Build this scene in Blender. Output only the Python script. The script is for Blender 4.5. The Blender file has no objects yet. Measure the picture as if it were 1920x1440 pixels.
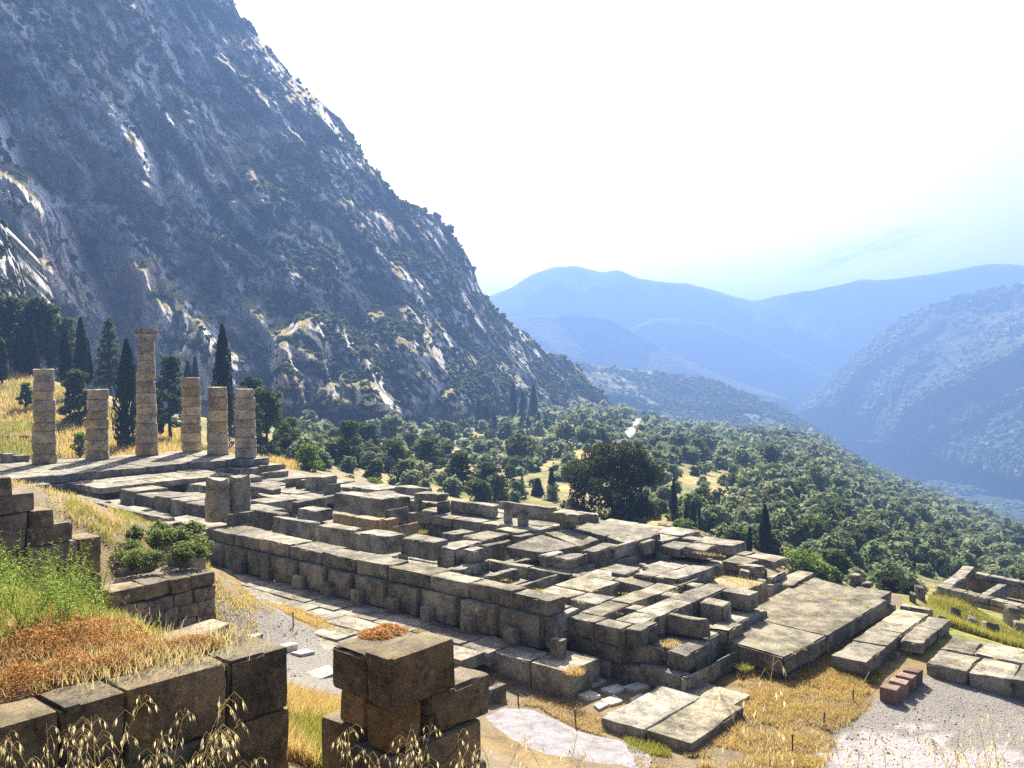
import bpy, math
import numpy as np
from math import radians

# ------------------------------------------------------------------ camera
# world axes: x = west along the temple, y = south across it, z = up; the foot of the corner column is the origin
F_PX = 1657.9
YAW, PITCH = radians(129.7218), radians(-1.02)
CAM = np.array([70.936, -41.5, 7.284])
FW = np.array([math.cos(PITCH)*math.cos(YAW), math.cos(PITCH)*math.sin(YAW), math.sin(PITCH)])
RT = np.array([math.sin(YAW), -math.cos(YAW), 0.0])
UP = np.cross(RT, FW)
scene = bpy.context.scene
COL = scene.collection
cam_d = bpy.data.cameras.new('camera')
cam_d.sensor_width = 36.0
cam_d.lens = F_PX/1920*36
cam_d.clip_start, cam_d.clip_end = 0.1, 30000
cam = bpy.data.objects.new('camera', cam_d)
COL.objects.link(cam)
from mathutils import Matrix, Vector
cam.matrix_world = Matrix(((RT[0], UP[0], -FW[0], CAM[0]), (RT[1], UP[1], -FW[1], CAM[1]), (RT[2], UP[2], -FW[2], CAM[2]), (0, 0, 0, 1)))
scene.camera = cam

# ------------------------------------------------------------------ sky, sun, exposure
SUN_EL = radians(38)
_h = FW*1.0 + RT*((850-960)/F_PX); _h[2] = 0; _h /= np.linalg.norm(_h)
SUN = np.array([_h[0]*math.cos(SUN_EL), _h[1]*math.cos(SUN_EL), math.sin(SUN_EL)])
world = bpy.data.worlds.new('World'); scene.world = world; world.use_nodes = True
wt = world.node_tree; wt.nodes.clear()
sky = wt.nodes.new('ShaderNodeTexSky'); sky.sky_type = 'NISHITA'; sky.sun_disc = False
sky.sun_elevation = SUN_EL; sky.sun_rotation = math.atan2(SUN[0], SUN[1])
sky.altitude = 500; sky.air_density = 0.45; sky.dust_density = 10.0; sky.ozone_density = 1.0
bg = wt.nodes.new('ShaderNodeBackground'); bg.inputs[1].default_value = 0.05
wo = wt.nodes.new('ShaderNodeOutputWorld')
wt.links.new(bg.outputs[0], wo.inputs[0])
# a small grey wisp of cloud low in the sky above the right-hand ridge
_c = FW+RT*((1625-960)/F_PX)-UP*((468-720)/F_PX); _c /= np.linalg.norm(_c)
_a = np.cross(_c, [0, 0, 1]); _a /= np.linalg.norm(_a); _b = np.cross(_a, _c)
_a, _b = _a*math.cos(.26)+_b*math.sin(.26), -_a*math.sin(.26)+_b*math.cos(.26)
def wn(ty, ins=None, **kw):
    nd = wt.nodes.new('ShaderNode'+ty)
    for k, v in kw.items(): setattr(nd, k, v)
    for k, v in (ins or {}).items():
        if hasattr(v, 'links'): wt.links.new(v, nd.inputs[k])
        else: nd.inputs[k].default_value = v
    return nd
tc = wn('TexCoord').outputs['Generated']
def dotp(v): return wn('VectorMath', {0: tc, 1: tuple(v)}, operation='DOT_PRODUCT').outputs['Value']
def wm(op, a, b=0.0): return wn('Math', {0: a, 1: b}, operation=op).outputs[0]
cu, cv, cf = dotp(_a), dotp(_b), dotp(_c)
r2 = wm('ADD', wm('POWER', wm('DIVIDE', cu, .085), 2.0), wm('POWER', wm('ABSOLUTE', wm('DIVIDE', cv, .016)), 2.0))
cn = wn('TexNoise', {'Vector': wn('CombineXYZ', {0: wm('MULTIPLY', cu, 26.0), 1: wm('MULTIPLY', cv, 75.0), 2: 3.0}).outputs[0], 'Scale': 1.0, 'Detail': 6.0, 'Roughness': .65}).outputs['Fac']
cm = wm('MULTIPLY', wm('MULTIPLY', wm('MAXIMUM', wm('SUBTRACT', 1.0, r2), 0.0), wm('GREATER_THAN', cf, 0.0)), wm('MAXIMUM', wm('MULTIPLY', wm('SUBTRACT', cn, .36), 3.6), 0.0))
cm = wm('MINIMUM', cm, .85)
cmix = wn('Mix', {0: cm, 6: sky.outputs[0], 7: (4.6, 5.0, 5.9, 1)}, data_type='RGBA')
wt.links.new(cmix.outputs[2], bg.inputs[0])
sun_d = bpy.data.lights.new('sun', 'SUN'); sun_d.energy = 5.0; sun_d.angle = radians(0.53); sun_d.color = (1.0, 0.91, 0.74)
sun = bpy.data.objects.new('sun', sun_d); COL.objects.link(sun)
sun.rotation_euler = Vector(-SUN).to_track_quat('-Z', 'Y').to_euler(); sun.location = (0, 0, 300)
scene.view_settings.view_transform = 'Standard'; scene.view_settings.look = 'None'
scene.view_settings.gamma = 1.0; scene.view_settings.exposure = 1.9
scene.view_settings.use_curve_mapping = False
scene.render.engine = 'CYCLES'
cy = scene.cycles
cy.use_denoising = False
cy.max_bounces = 6; cy.diffuse_bounces = 3; cy.glossy_bounces = 2; cy.transmission_bounces = 4; cy.transparent_max_bounces = 8; cy.volume_bounces = 0
cy.sample_clamp_indirect = 6.0
HAZE_DENSITY = 5.2e-4
HAZE_COLOR = (0.195, 0.345, 0.75)

# ------------------------------------------------------------------ numeric helpers
RNG = np.random.default_rng(7)
def rays(x, y):
    x = np.asarray(x, float); y = np.asarray(y, float)
    return FW + ((x-960)/F_PX)[..., None]*RT - ((y-720)/F_PX)[..., None]*UP
def at(x, y, d):
    return CAM + np.asarray(d, float)[..., None]*rays(x, y)
def onz(x, y, z):
    r = rays(x, y); return CAM + ((z-CAM[2])/r[..., 2])[..., None]*r
def depth(p): return (np.asarray(p)-CAM) @ FW
def lerp(a, b, t): return a+(b-a)*t
def sstep(a, b, x):
    t = np.clip((x-a)/(b-a), 0, 1); return t*t*(3-2*t)
def _hash(i, j, k, s):
    h = (i.astype(np.int64)*374761393 + j.astype(np.int64)*668265263 + k.astype(np.int64)*2147483647 + s*1274126177) & 0xffffffff
    h = ((h ^ (h >> 13))*1274126177) & 0xffffffff
    h = ((h ^ (h >> 16))*2246822519) & 0xffffffff
    return ((h ^ (h >> 15)) & 0xffffff)/float(0xffffff)
def vnoise(p, s=0):
    p = np.asarray(p, float); i = np.floor(p).astype(np.int64); f = p-i; f = f*f*(3-2*f)
    r = 0
    for a in (0, 1):
        for b in (0, 1):
            for c in (0, 1):
                w = (f[..., 0] if a else 1-f[..., 0])*(f[..., 1] if b else 1-f[..., 1])*(f[..., 2] if c else 1-f[..., 2])
                r = r+w*_hash(i[..., 0]+a, i[..., 1]+b, i[..., 2]+c, s)
    return r
def fbm(p, o=4, s=0, gain=.5):
    p = np.asarray(p, float); r = 0; a = 1; t = 0
    for k in range(o):
        r = r+a*vnoise(p, s+k*17); t += a; a *= gain; p = p*2.03+3.1
    return r/t
def ridged(p, o=4, s=0):
    p = np.asarray(p, float); r = 0; a = 1; t = 0
    for k in range(o):
        r = r+a*(1-np.abs(2*vnoise(p, s+k*13)-1)); t += a; a *= .5; p = p*2.07+5.3
    return r/t
def inpoly(x, y, poly):
    c = np.zeros(np.shape(x), bool); n = len(poly)
    for i in range(n):
        x1, y1 = poly[i]; x2, y2 = poly[(i+1) % n]
        if y1 == y2: continue
        c ^= ((y1 > y) != (y2 > y)) & (x < (x2-x1)*(y-y1)/(y2-y1)+x1)
    return c

# ------------------------------------------------------------------ mesh / object helpers
def mesh(name, v, faces, mat=None, smooth=False, sharp=None, attrs=None):
    v = np.asarray(v, np.float32)
    me = bpy.data.meshes.new(name)
    if isinstance(faces, np.ndarray):
        n, k = faces.shape
        me.vertices.add(len(v)); me.vertices.foreach_set('co', v.ravel())
        me.loops.add(n*k); me.loops.foreach_set('vertex_index', faces.astype(np.int32).ravel())
        me.polygons.add(n); me.polygons.foreach_set('loop_start', np.arange(0, n*k, k, dtype=np.int32))
        try: me.polygons.foreach_set('loop_total', np.full(n, k, np.int32))
        except Exception: pass
    else:
        me.from_pydata(v.tolist(), [], faces)
    if attrs:
        for an, av in attrs.items():
            a = me.attributes.new(an, 'FLOAT', 'POINT'); a.data.foreach_set('value', np.asarray(av, np.float32))
    me.update(calc_edges=True); me.validate()
    if smooth: me.polygons.foreach_set('use_smooth', np.ones(len(me.polygons), bool))
    if sharp is not None:
        try: me.set_sharp_from_angle(angle=radians(sharp))
        except Exception: pass
    for m in (mat if isinstance(mat, (list, tuple)) else [mat]):
        if m: me.materials.append(m)
    return me
def put(name, me, parent=None, loc=(0, 0, 0), rz=0.0, sc=1.0, label=None, cat=None, group=None, kind=None):
    o = bpy.data.objects.new(name, me); COL.objects.link(o)
    o.location = loc; o.rotation_euler = (0, 0, rz)
    o.scale = (sc, sc, sc) if np.isscalar(sc) else sc
    if parent: o.parent = parent
    if label: o['label'] = label
    if cat: o['category'] = cat
    if group: o['group'] = group
    if kind: o['kind'] = kind
    return o
def merge(parts):
    vs, fs, n = [], [], 0
    for v, f in parts:
        vs.append(np.asarray(v, float)); fs.append(np.asarray(f)+n); n += len(v)
    return np.concatenate(vs), np.concatenate(fs)
def grid_faces(nu, nv):
    i = np.arange((nu-1)*(nv-1)); a = (i//(nv-1))*nv+i % (nv-1)
    return np.stack([a, a+nv, a+nv+1, a+1], 1)

# ------------------------------------------------------------------ material helpers
class NT:
    def __init__(s, name):
        s.m = bpy.data.materials.new(name); s.m.use_nodes = True; s.t = s.m.node_tree; s.t.nodes.clear()
        s.out = s.t.nodes.new('ShaderNodeOutputMaterial')
    def n(s, ty, ins=None, **kw):
        nd = s.t.nodes.new('ShaderNode'+ty)
        for k, v in kw.items(): setattr(nd, k, v)
        for k, v in (ins or {}).items():
            if hasattr(v, 'is_output') or hasattr(v, 'links'): s.t.links.new(v, nd.inputs[k])
            else: nd.inputs[k].default_value = v
        return nd
    def pos(s, scale=(1, 1, 1)):
        g = s.n('NewGeometry').outputs['Position']
        if scale == (1, 1, 1): return g
        return s.n('Mapping', {0: g, 3: scale}).outputs[0]
    def noise(s, co, scale, detail=5, rough=.6, dist=0.0):
        return s.n('TexNoise', {'Vector': co, 'Scale': scale, 'Detail': detail, 'Roughness': rough, 'Distortion': dist}).outputs['Fac']
    def ramp(s, fac, stops):
        r = s.n('ValToRGB', {0: fac}); e = r.color_ramp.elements
        while len(e) > 1: e.remove(e[-1])
        for i, (p, c) in enumerate(stops):
            el = e[0] if i == 0 else e.new(p)
            el.position = p; el.color = (*c, 1) if not np.isscalar(c) else (c, c, c, 1)
        return r.outputs[0]
    def mix(s, f, a, b, mode='MIX'):
        nd = s.n('Mix', None, data_type='RGBA', blend_type=mode)
        for k, v in ((0, f), (6, a), (7, b)):
            if hasattr(v, 'links'): s.t.links.new(v, nd.inputs[k])
            else: nd.inputs[k].default_value = (*v, 1) if not np.isscalar(v) else v
        return nd.outputs[2]
    def math(s, op, a, b=0.0):
        nd = s.n('Math', {0: a, 1: b}, operation=op); return nd.outputs[0]
    def bump(s, h, strength, dist, nrm=None):
        ins = {'Height': h, 'Strength': strength, 'Distance': dist}
        if nrm: ins['Normal'] = nrm
        return s.n('Bump', ins).outputs[0]
    def finish(s, col, rough=.9, normal=None, spec=.25):
        ins = {'Base Color': col if hasattr(col, 'links') else (*col, 1), 'Roughness': rough, 'Specular IOR Level': spec}
        if normal: ins['Normal'] = normal
        b = s.n('BsdfPrincipled', ins); s.t.links.new(b.outputs[0], s.out.inputs[0]); return s.m
def stone_mat(name, light, mid, dark, ochre=(.30, .20, .09), ochre_amt=.25, lichen=.35, bump=.02):
    t = NT(name); p = t.pos(); rnd = t.n('ObjectInfo').outputs['Random']
    off = t.n('VectorMath', {0: p, 1: t.n('CombineXYZ', {0: t.math('MULTIPLY', rnd, 31.0), 1: t.math('MULTIPLY', rnd, 17.0), 2: 0.0}).outputs[0]}, operation='ADD').outputs[0]
    a = t.noise(off, 1.1, 7, .7); b = t.noise(p, 8, 6, .75); c = t.noise(off, 2.0, 5, .65, .8); d = t.noise(p, 42, 4, .7); e = t.noise(off, 3.6, 6, .72, .4)
    base = t.ramp(a, [(.37, dark), (.48, mid), (.58, light)])
    base = t.mix(t.ramp(b, [(.42, 0.0), (.66, .6)]), base, light)
    base = t.mix(t.ramp(c, [(.54, 0.0), (.66, ochre_amt)]), base, ochre)
    base = t.mix(t.ramp(e, [(.53, 0.0), (.64, lichen)]), base, (.055, .05, .042))
    base = t.mix(t.ramp(t.noise(off, 5.5, 4, .6), [(.62, 0.0), (.68, lichen*.8)]), base, tuple(min(.8, x*1.35+.04) for x in light))
    base = t.mix(1.0, base, t.ramp(d, [(.28, .34), (.45, .92), (.7, 1.3)]), 'MULTIPLY')
    vo = t.n('TexVoronoi', {'Vector': off, 'Scale': 3.1, 'Randomness': 1.0}).outputs['Distance']
    base = t.mix(t.ramp(vo, [(.07, .75), (.13, 0.0)]), base, (.045, .04, .033))
    wv = t.n('VectorMath', {0: off, 1: t.n('TexNoise', {'Vector': p, 'Scale': 1.3, 'Detail': 4.0}).outputs['Color']}, operation='ADD').outputs[0]
    cr_ = t.n('TexVoronoi', {'Vector': wv, 'Scale': .38}, feature='DISTANCE_TO_EDGE').outputs['Distance']
    base = t.mix(t.math('MULTIPLY', t.ramp(cr_, [(.002, .8), (.007, 0.0)]), t.ramp(t.noise(off, .9, 3, .5), [(.50, 0.0), (.58, 1.0)])), base, (.035, .031, .025))
    vary = t.n('MapRange', {0: rnd, 3: .68, 4: 1.2}).outputs[0]
    hue = t.n('HueSaturation', {'Color': base, 'Value': vary, 'Saturation': t.n('MapRange', {0: t.math('FRACT', t.math('MULTIPLY', rnd, 7.3)), 3: .75, 4: 1.25}).outputs[0]}).outputs[0]
    pit = t.n('TexVoronoi', {'Vector': off, 'Scale': 7.0}).outputs['Distance']
    n1 = t.bump(t.noise(p, 10, 9, .75), 1.0, bump*1.8)
    n2 = t.bump(t.ramp(pit, [(.0, 0.0), (.14, 1.0)]), .7, bump, n1)
    return t.finish(hue, .92, n2, .15)
def leaf_mat(name, c1, c2, trans=.4, tcol=None, rough=.55):
    t = NT(name); rnd = t.n('NewGeometry').outputs['Random Per Island']; o = t.n('ObjectInfo').outputs['Random']
    p = t.pos(); k = t.noise(p, .35, 3, .6)
    f = t.math('ADD', t.math('MULTIPLY', rnd, .45), t.math('ADD', t.math('MULTIPLY', o, .3), t.math('MULTIPLY', k, .45)))
    col = t.ramp(f, [(.2, c1), (.85, c2)])
    d = t.n('BsdfPrincipled', {'Base Color': col, 'Roughness': .85, 'Specular IOR Level': .06})
    tc = t.mix(.5, col, tcol or tuple(min(1, x*2.2) for x in c2))
    tr = t.n('BsdfTranslucent', {0: tc})
    mx = t.n('MixShader', {0: trans, 1: d.outputs[0], 2: tr.outputs[0]})
    t.t.links.new(mx.outputs[0], t.out.inputs[0]); return t.m

M_STONE = stone_mat('grey_limestone', (.34, .315, .25), (.165, .152, .124), (.055, .051, .044), (.19, .14, .08), .15)
M_DRUM = stone_mat('column_tufa', (.57, .465, .285), (.395, .325, .195), (.14, .12, .09), (.45, .315, .13), .4, .5, .035)
M_WALL = stone_mat('terrace_wall_stone', (.29, .245, .17), (.155, .13, .095), (.06, .054, .044), (.24, .145, .06), .45, .6, .014)
M_OCHRE = stone_mat('ochre_stone', (.40, .31, .185), (.27, .20, .115), (.13, .10, .068), (.33, .185, .07), .4, .4, .02)
M_PALE = stone_mat('pale_flagstone', (.56, .54, .49), (.47, .44, .385), (.33, .305, .26), (.34, .29, .20), .2, .05, .008)
M_TUFF = stone_mat('red_brown_tuff', (.27, .18, .135), (.21, .135, .10), (.14, .09, .068), (.24, .15, .09), .2, .1, .008)
M_BARK = NT('bark').finish((.075, .055, .04), .95)
M_CYP = leaf_mat('cypress_leaf', (.012, .022, .010), (.030, .048, .018), .15)
M_PINE = leaf_mat('pine_leaf', (.020, .036, .013), (.075, .105, .030), .35)
M_OAK = leaf_mat('oak_leaf', (.012, .019, .007), (.055, .062, .016), .28)
M_BRIGHT = leaf_mat('bright_leaf', (.055, .10, .014), (.14, .20, .035), .45)
M_OLIVE = leaf_mat('olive_leaf', (.045, .080, .040), (.17, .22, .105), .3)
M_SCRUB = leaf_mat('scrub_leaf', (.012, .022, .011), (.055, .070, .024), .28)
M_PALEOLIVE = leaf_mat('pale_olive_leaf', (.075, .105, .055), (.24, .27, .15), .3)
M_SHRUB = leaf_mat('shrub_leaf', (.022, .040, .016), (.10, .125, .040), .3)
M_WEED = leaf_mat('weed_leaf', (.07, .13, .02), (.26, .33, .08), .45)
M_BANK = leaf_mat('bank_shrub_leaf', (.05, .085, .022), (.17, .21, .07), .4)
M_SEDUM = leaf_mat('sedum_leaf', (.17, .070, .026), (.42, .235, .09), .4)
M_DRY = leaf_mat('dry_grass_blade', (.20, .14, .06), (.44, .345, .18), .4)
M_GOLD = leaf_mat('golden_grass_blade', (.21, .145, .045), (.44, .33, .125), .4)
M_GREENGRASS = leaf_mat('green_grass_blade', (.075, .10, .018), (.26, .25, .055), .4)
M_OAT = leaf_mat('wild_oat_straw', (.30, .22, .11), (.54, .43, .25), .4)

# ------------------------------------------------------------------ the ground near the ruins
def tps(P, z, lam=.02):
    P = np.asarray(P, float); n = len(P)
    def U(r2): return np.where(r2 > 1e-12, r2*np.log(np.maximum(r2, 1e-12)), 0)
    d2 = ((P[:, None]-P[None])**2).sum(-1)
    A = np.zeros((n+3, n+3)); A[:n, :n] = U(d2)+lam*np.eye(n)
    A[:n, n] = 1; A[:n, n+1:] = P; A[n, :n] = 1; A[n+1:, :n] = P.T
    w = np.linalg.solve(A, np.concatenate([z, [0, 0, 0]]))
    def f(X, Y):
        X = np.asarray(X, float); Y = np.asarray(Y, float); r = w[n]+w[n+1]*X+w[n+2]*Y
        for i in range(n): r = r+w[i]*U((X-P[i, 0])**2+(Y-P[i, 1])**2)
        return r
    return f
CTRL = []
def cz(x, y, z): p = onz(x, y, z); CTRL.append((p[0], p[1], z))
def cd(x, y, d): p = at(x, y, d); CTRL.append(tuple(p))
for q in [(620, 1120, -2.0), (470, 1085, -2.0), (480, 1135, -1.9), (600, 1200, -1.9), (560, 1225, -1.75), (850, 1200, -2.05), (640, 1250, -1.8)]: cz(*q)
for q in [(930, 1290, -2.62), (1000, 1400, -2.62), (1150, 1400, -2.62), (1200, 1440, -2.62), (1120, 1330, -2.63), (1300, 1420, -2.64), (1450, 1300, -2.64), (1560, 1250, -2.7), (1500, 1430, -2.7), (1650, 1300, -2.85), (1750, 1330, -2.9), (1900, 1320, -3.0), (1900, 1440, -2.95), (1700, 1440, -2.9), (1600, 1380, -2.8)]: cz(*q)
for q in [(1760, 1160, -3.5), (1900, 1215, -3.6), (1900, 1160, -4.6), (1740, 1125, -3.6), (2050, 1250, -3.5), (1800, 1180, -3.5)]: cz(*q)
for x, y in [(0, 0), (0, -10), (0, -18), (20, 0), (20, -10), (20, -17), (40, 0), (40, -8), (40, -17), (55, -3), (55, -10), (57, -16)]: CTRL.append((x, y, -2.75 if x > 10 else -1.2))
for x, y, z in [(62, 0, -4.6), (55, 5, -4.5), (45, 7, -5.0), (30, 7, -4.5), (15, 7, -3.5), (0, 6, -1.6), (-5, -10, -.7), (-5, -22, .3), (10, -24, -.4), (25, -26, 0.0)]: CTRL.append((x, y, z))
for q in [(590, 1330, 14.5), (590, 1400, 11.8), (560, 1430, 11), (700, 1440, 11.2), (880, 1440, 12), (100, 1160, 11.5), (250, 1165, 12.5), (20, 1120, 12), (60, 1200, 10), (200, 1000, 26), (330, 1010, 31), (60, 1180, 16)]: cd(*q)
for px_, d_, z_ in ((250, 17, 1.7), (350, 16, 1.4), (150, 17.5, 1.6), (420, 15, 1.2), (300, 21, .5), (210, 21.5, .6), (60, 17.5, 2.4), (400, 22, -.2), (430, 27, -1.5)):
    p_ = CAM+d_*(FW*np.array([1, 1, 0])+(px_-960)/F_PX*RT); CTRL.append((p_[0], p_[1], z_))
def cr(right, d, z): p = CAM+RT*right+np.array([FW[0], FW[1], 0])*d; CTRL.append((p[0], p[1], z))
for q in [(0, 0, 5.6), (-4, 0, 5.6), (4, 0, 5.5), (0, 2, 5.5), (-3, 3.6, 4.75), (0, 3.6, 4.75), (3, 3.6, 4.7), (-3.5, 6, 3.6), (-1, 6.5, 3.5), (2, 7, 3.2), (4, 8, 2.5), (8, 4, 4.2), (6, 10, .8), (4, 13, 0.0), (10, 12, -.5), (0, -8, 7), (-10, -3, 7), (10, -4, 5.5), (14, 16, -2.4), (18, 10, -2.4), (4, 18, -2.0), (-10, 6, 5.2), (-14, 14, 5), (-20, 30, 3)]: cr(*q)
GPOLY = [(405, 1120), (520, 1150), (640, 1195), (670, 1300), (520, 1300), (430, 1190)]
GRAVEL2 = [(1520, 1460), (1560, 1390), (1620, 1345), (1650, 1290), (1720, 1262), (1940, 1300), (1960, 1460)]
PAINTED_GLARE = [(1575, 1385), (1690, 1362), (1780, 1390), (1940, 1412), (1950, 1470), (1500, 1470)]  # outline of the sun glare on the gravel, painted as a pale patch
HILL = np.array([  # x, ybot, Dbot, ytop, Dtop : the slope beyond the terrace, seen from above to below
    (-250, 862, 82, 640, 120), (0, 862, 84, 688, 122), (180, 862, 84, 735, 128), (320, 862, 86, 775, 150), (520, 872, 88, 800, 205), (700, 905, 94, 803, 290), (950, 960, 98, 792, 385),
    (1100, 985, 92, 765, 520), (1180, 990, 84, 772, 700), (1250, 1000, 80, 793, 800), (1340, 1030, 78, 801, 860), (1480, 1070, 75, 808, 900), (1540, 1085, 73, 822, 910),
    (1640, 1120, 70, 885, 900), (1800, 1160, 66, 945, 850), (1950, 1195, 63, 1003, 800), (2300, 1290, 60, 1130, 750)], float)
def hill_d(x, t):
    yb, db, yt, dt = [np.interp(x, HILL[:, 0], HILL[:, i]) for i in (1, 2, 3, 4)]
    tt = np.where(t > 0, np.abs(t)**.92, t)
    return lerp(yb, yt, t), 1/lerp(1/db, 1/dt, tt)
for x in (-250, -100, 0, 180, 320, 520, 700, 950, 1100, 1250, 1480, 1640, 1800, 1950, 2300):
    for t in (0.0, .12):
        y, d = hill_d(np.array(float(x)), np.array(t)); CTRL.append(tuple(at(x, y, d)))
CTRL = np.array(CTRL)
_gz = tps(CTRL[:, :2]/10, CTRL[:, 2])
def gz(X, Y): return _gz(np.asarray(X)/10, np.asarray(Y)/10)
nu, nv = 270, 330
gx = np.linspace(-.95, .95, nu); gd = np.concatenate([np.linspace(-6, 1.5, 12), np.geomspace(1.7, 118, nv-12)])
GXX, GDD = np.meshgrid(gx, gd, indexing='ij')
side = GXX*np.maximum(GDD, 8.0)
PX = CAM[0]+RT[0]*side+FW[0]*GDD; PY = CAM[1]+RT[1]*side+FW[1]*GDD
PZ = gz(PX, PY)
V = np.stack([PX, PY, PZ], -1).reshape(-1, 3)
V[:, 2] += (fbm(V*np.array([.8, .8, .8]), 4, 3)-.5)*.12
rel = V-CAM; dd = np.maximum(rel@FW, .3); sx = 960+F_PX*(rel@RT)/dd; sy = 720-F_PX*(rel@UP)/dd
jx = sx+(vnoise(V*1.3, 5)-.5)*50; jy = sy+(vnoise(V*1.3, 6)-.5)*30
grav = (inpoly(jx, jy, GPOLY) | inpoly(jx, jy, GRAVEL2)).astype(float)
pale = inpoly(sx+(fbm(V*2.0, 3, 8)-.5)*160, sy+(fbm(V*2.0, 3, 9)-.5)*60, PAINTED_GLARE).astype(float)
green = ((sx > 1700) & (sy < 1235) & (dd < 75)).astype(float)
t = NT('ground_dry_earth_and_gravel'); p = t.pos()
g_at = t.n('Attribute', None, attribute_name='gravel').outputs['Fac']; glare_at = t.n('Attribute', None, attribute_name='pale').outputs['Fac']; v_at = t.n('Attribute', None, attribute_name='green').outputs['Fac']
earth = t.ramp(t.noise(p, 1.1, 6, .65), [(.28, (.07, .052, .028)), (.45, (.155, .11, .05)), (.6, (.235, .17, .075)), (.75, (.14, .12, .042))])
earth = t.mix(t.ramp(t.noise(p, .22, 4, .6), [(.45, 0.0), (.62, .7)]), earth, (.17, .15, .118))
earth = t.mix(v_at, earth, t.ramp(t.noise(p, 1.5, 5, .6), [(.3, (.10, .11, .03)), (.7, (.30, .28, .07))]))
vo = t.n('TexVoronoi', {'Vector': p, 'Scale': 22.0}); peb = vo.outputs['Color']
gr = t.mix(.6, t.ramp(t.noise(p, .5, 5, .6), [(.3, (.135, .112, .098)), (.7, (.225, .185, .158))]), t.n('HueSaturation', {'Color': peb, 'Saturation': .12, 'Value': .26}).outputs[0])
gr = t.mix(glare_at, gr, t.ramp(t.noise(p, 6, 4, .6), [(.35, (.26, .24, .245)), (.65, (.37, .345, .355))]))  # glare tone painted over the gravel colour
gm = t.math('MAXIMUM', g_at, glare_at)
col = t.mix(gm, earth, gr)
nrm = t.bump(vo.outputs['Distance'], .7, .03, t.bump(t.noise(p, 9, 6, .7), .7, .05))
M_GROUND = t.finish(col, .88, nrm, .2)
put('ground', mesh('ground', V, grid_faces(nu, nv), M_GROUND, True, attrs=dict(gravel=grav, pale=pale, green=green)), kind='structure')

# ------------------------------------------------------------------ far terrain
BOUNDS = []
def sheet(name, xs, ts, yd, mat, relief=None, kind='structure', back=None, sink=None):
    """terrain patch over azimuth xs and steps ts; yd(x,t) -> pixel row and depth; relief(P, X, Y, D) moves points along the line of sight"""
    X, T = np.meshgrid(xs, ts, indexing='ij')
    Y, D = yd(X, T)
    P = at(X, Y, D)
    if relief is not None:
        D = D+relief(P, X, Y, D); P = at(X, Y, D)
    if back is not None:      # the far side of a ridge, falling away behind the skyline
        for k, (dd_, dz_) in enumerate(back):
            Q = P[:, -1 if k == 0 else -1].copy() if k == 0 else Q
            R_ = Q+np.array([FW[0], FW[1], 0])*dd_; R_[:, 2] -= dz_
            P = np.concatenate([P, R_[:, None]], 1); Q = R_
    v = P.reshape(-1, 3); BOUNDS.append((v.min(0), v.max(0)))
    o = put(name, mesh(name, v, grid_faces(P.shape[0], P.shape[1]), mat, True), kind=kind)
    return P, D
def prof(pts):
    a = np.array(pts, float); return lambda x: np.interp(x, a[:, 0], a[:, 1])
# --- materials of slopes
t = NT('dry_scrub_slope'); p = t.pos()
a = t.noise(p, .045, 5, .6); b = t.noise(p, .35, 5, .65)
c = t.ramp(b, [(.3, (.10, .115, .045)), (.48, (.26, .21, .085)), (.62, (.42, .32, .13)), (.78, (.34, .29, .19))])
c = t.mix(t.ramp(a, [(.42, 0.0), (.58, .8)]), c, t.ramp(b, [(.3, (.05, .08, .03)), (.7, (.14, .16, .06))]))
M_SLOPE = t.finish(c, .95, t.bump(b, .8, 1.0), .1)
t = NT('wooded_far_slope'); p = t.pos()
a = t.noise(p, .004, 6, .65); b = t.noise(p, .05, 6, .75); e = t.n('TexVoronoi', {'Vector': p, 'Scale': .11}).outputs['Distance']
c = t.ramp(b, [(.30, (.014, .026, .012)), (.5, (.045, .062, .026)), (.7, (.12, .13, .065))])
c = t.mix(t.ramp(a, [(.56, 0.0), (.70, .7)]), c, t.ramp(b, [(.3, (.12, .13, .06)), (.7, (.33, .29, .19))]))
M_FAR = t.finish(c, .95, t.bump(b, 1.0, 9.0, t.bump(e, .8, 5.0)), .05)
t = NT('terraced_slope'); p = t.pos()
a = t.noise(p, .012, 6, .65); b = t.noise(p, .06, 6, .75); zz = t.n('SeparateXYZ', {0: p}).outputs[2]
c = t.ramp(b, [(.30, (.02, .034, .015)), (.5, (.065, .085, .034)), (.7, (.15, .16, .075))])
tl = t.math('FRACT', t.math('ADD', t.math('MULTIPLY', zz, .11), t.math('MULTIPLY', a, 2.5)))
pt = t.math('MULTIPLY', t.ramp(a, [(.46, 0.0), (.56, 1.0)]), t.ramp(tl, [(.30, .15), (.42, .9), (.7, .9), (.8, .15)]))
c = t.mix(pt, c, t.ramp(b, [(.3, (.20, .19, .09)), (.7, (.46, .40, .25))]))
M_TERR = t.finish(c, .95, t.bump(b, 1.0, 6.0), .05)
t = NT('mountain_limestone'); p = t.pos()
gn = t.n('NewGeometry').outputs['Normal']; nz = t.n('SeparateXYZ', {0: gn}).outputs[2]
pv = t.pos((1, 1, .28)); a = t.noise(pv, .05, 8, .68, .4); b = t.noise(pv, .33, 7, .72, .5); cc = t.noise(p, .018, 5, .6); f = t.noise(p, 1.1, 5, .7)
c = t.ramp(a, [(.33, (.10, .10, .098)), (.41, (.40, .39, .37)), (.48, (.66, .64, .61)), (.60, (.76, .74, .70))])
c = t.mix(t.ramp(b, [(.34, .85), (.44, 0.0)]), c, (.09, .09, .085))
c = t.mix(t.ramp(cc, [(.52, 0.0), (.63, .7)]), c, t.ramp(b, [(.3, (.30, .19, .125)), (.7, (.60, .40, .27))]))
veg = t.math('ADD', nz, t.math('MULTIPLY', t.math('SUBTRACT', t.noise(p, .07, 6, .7), .5), 1.1))
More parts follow.
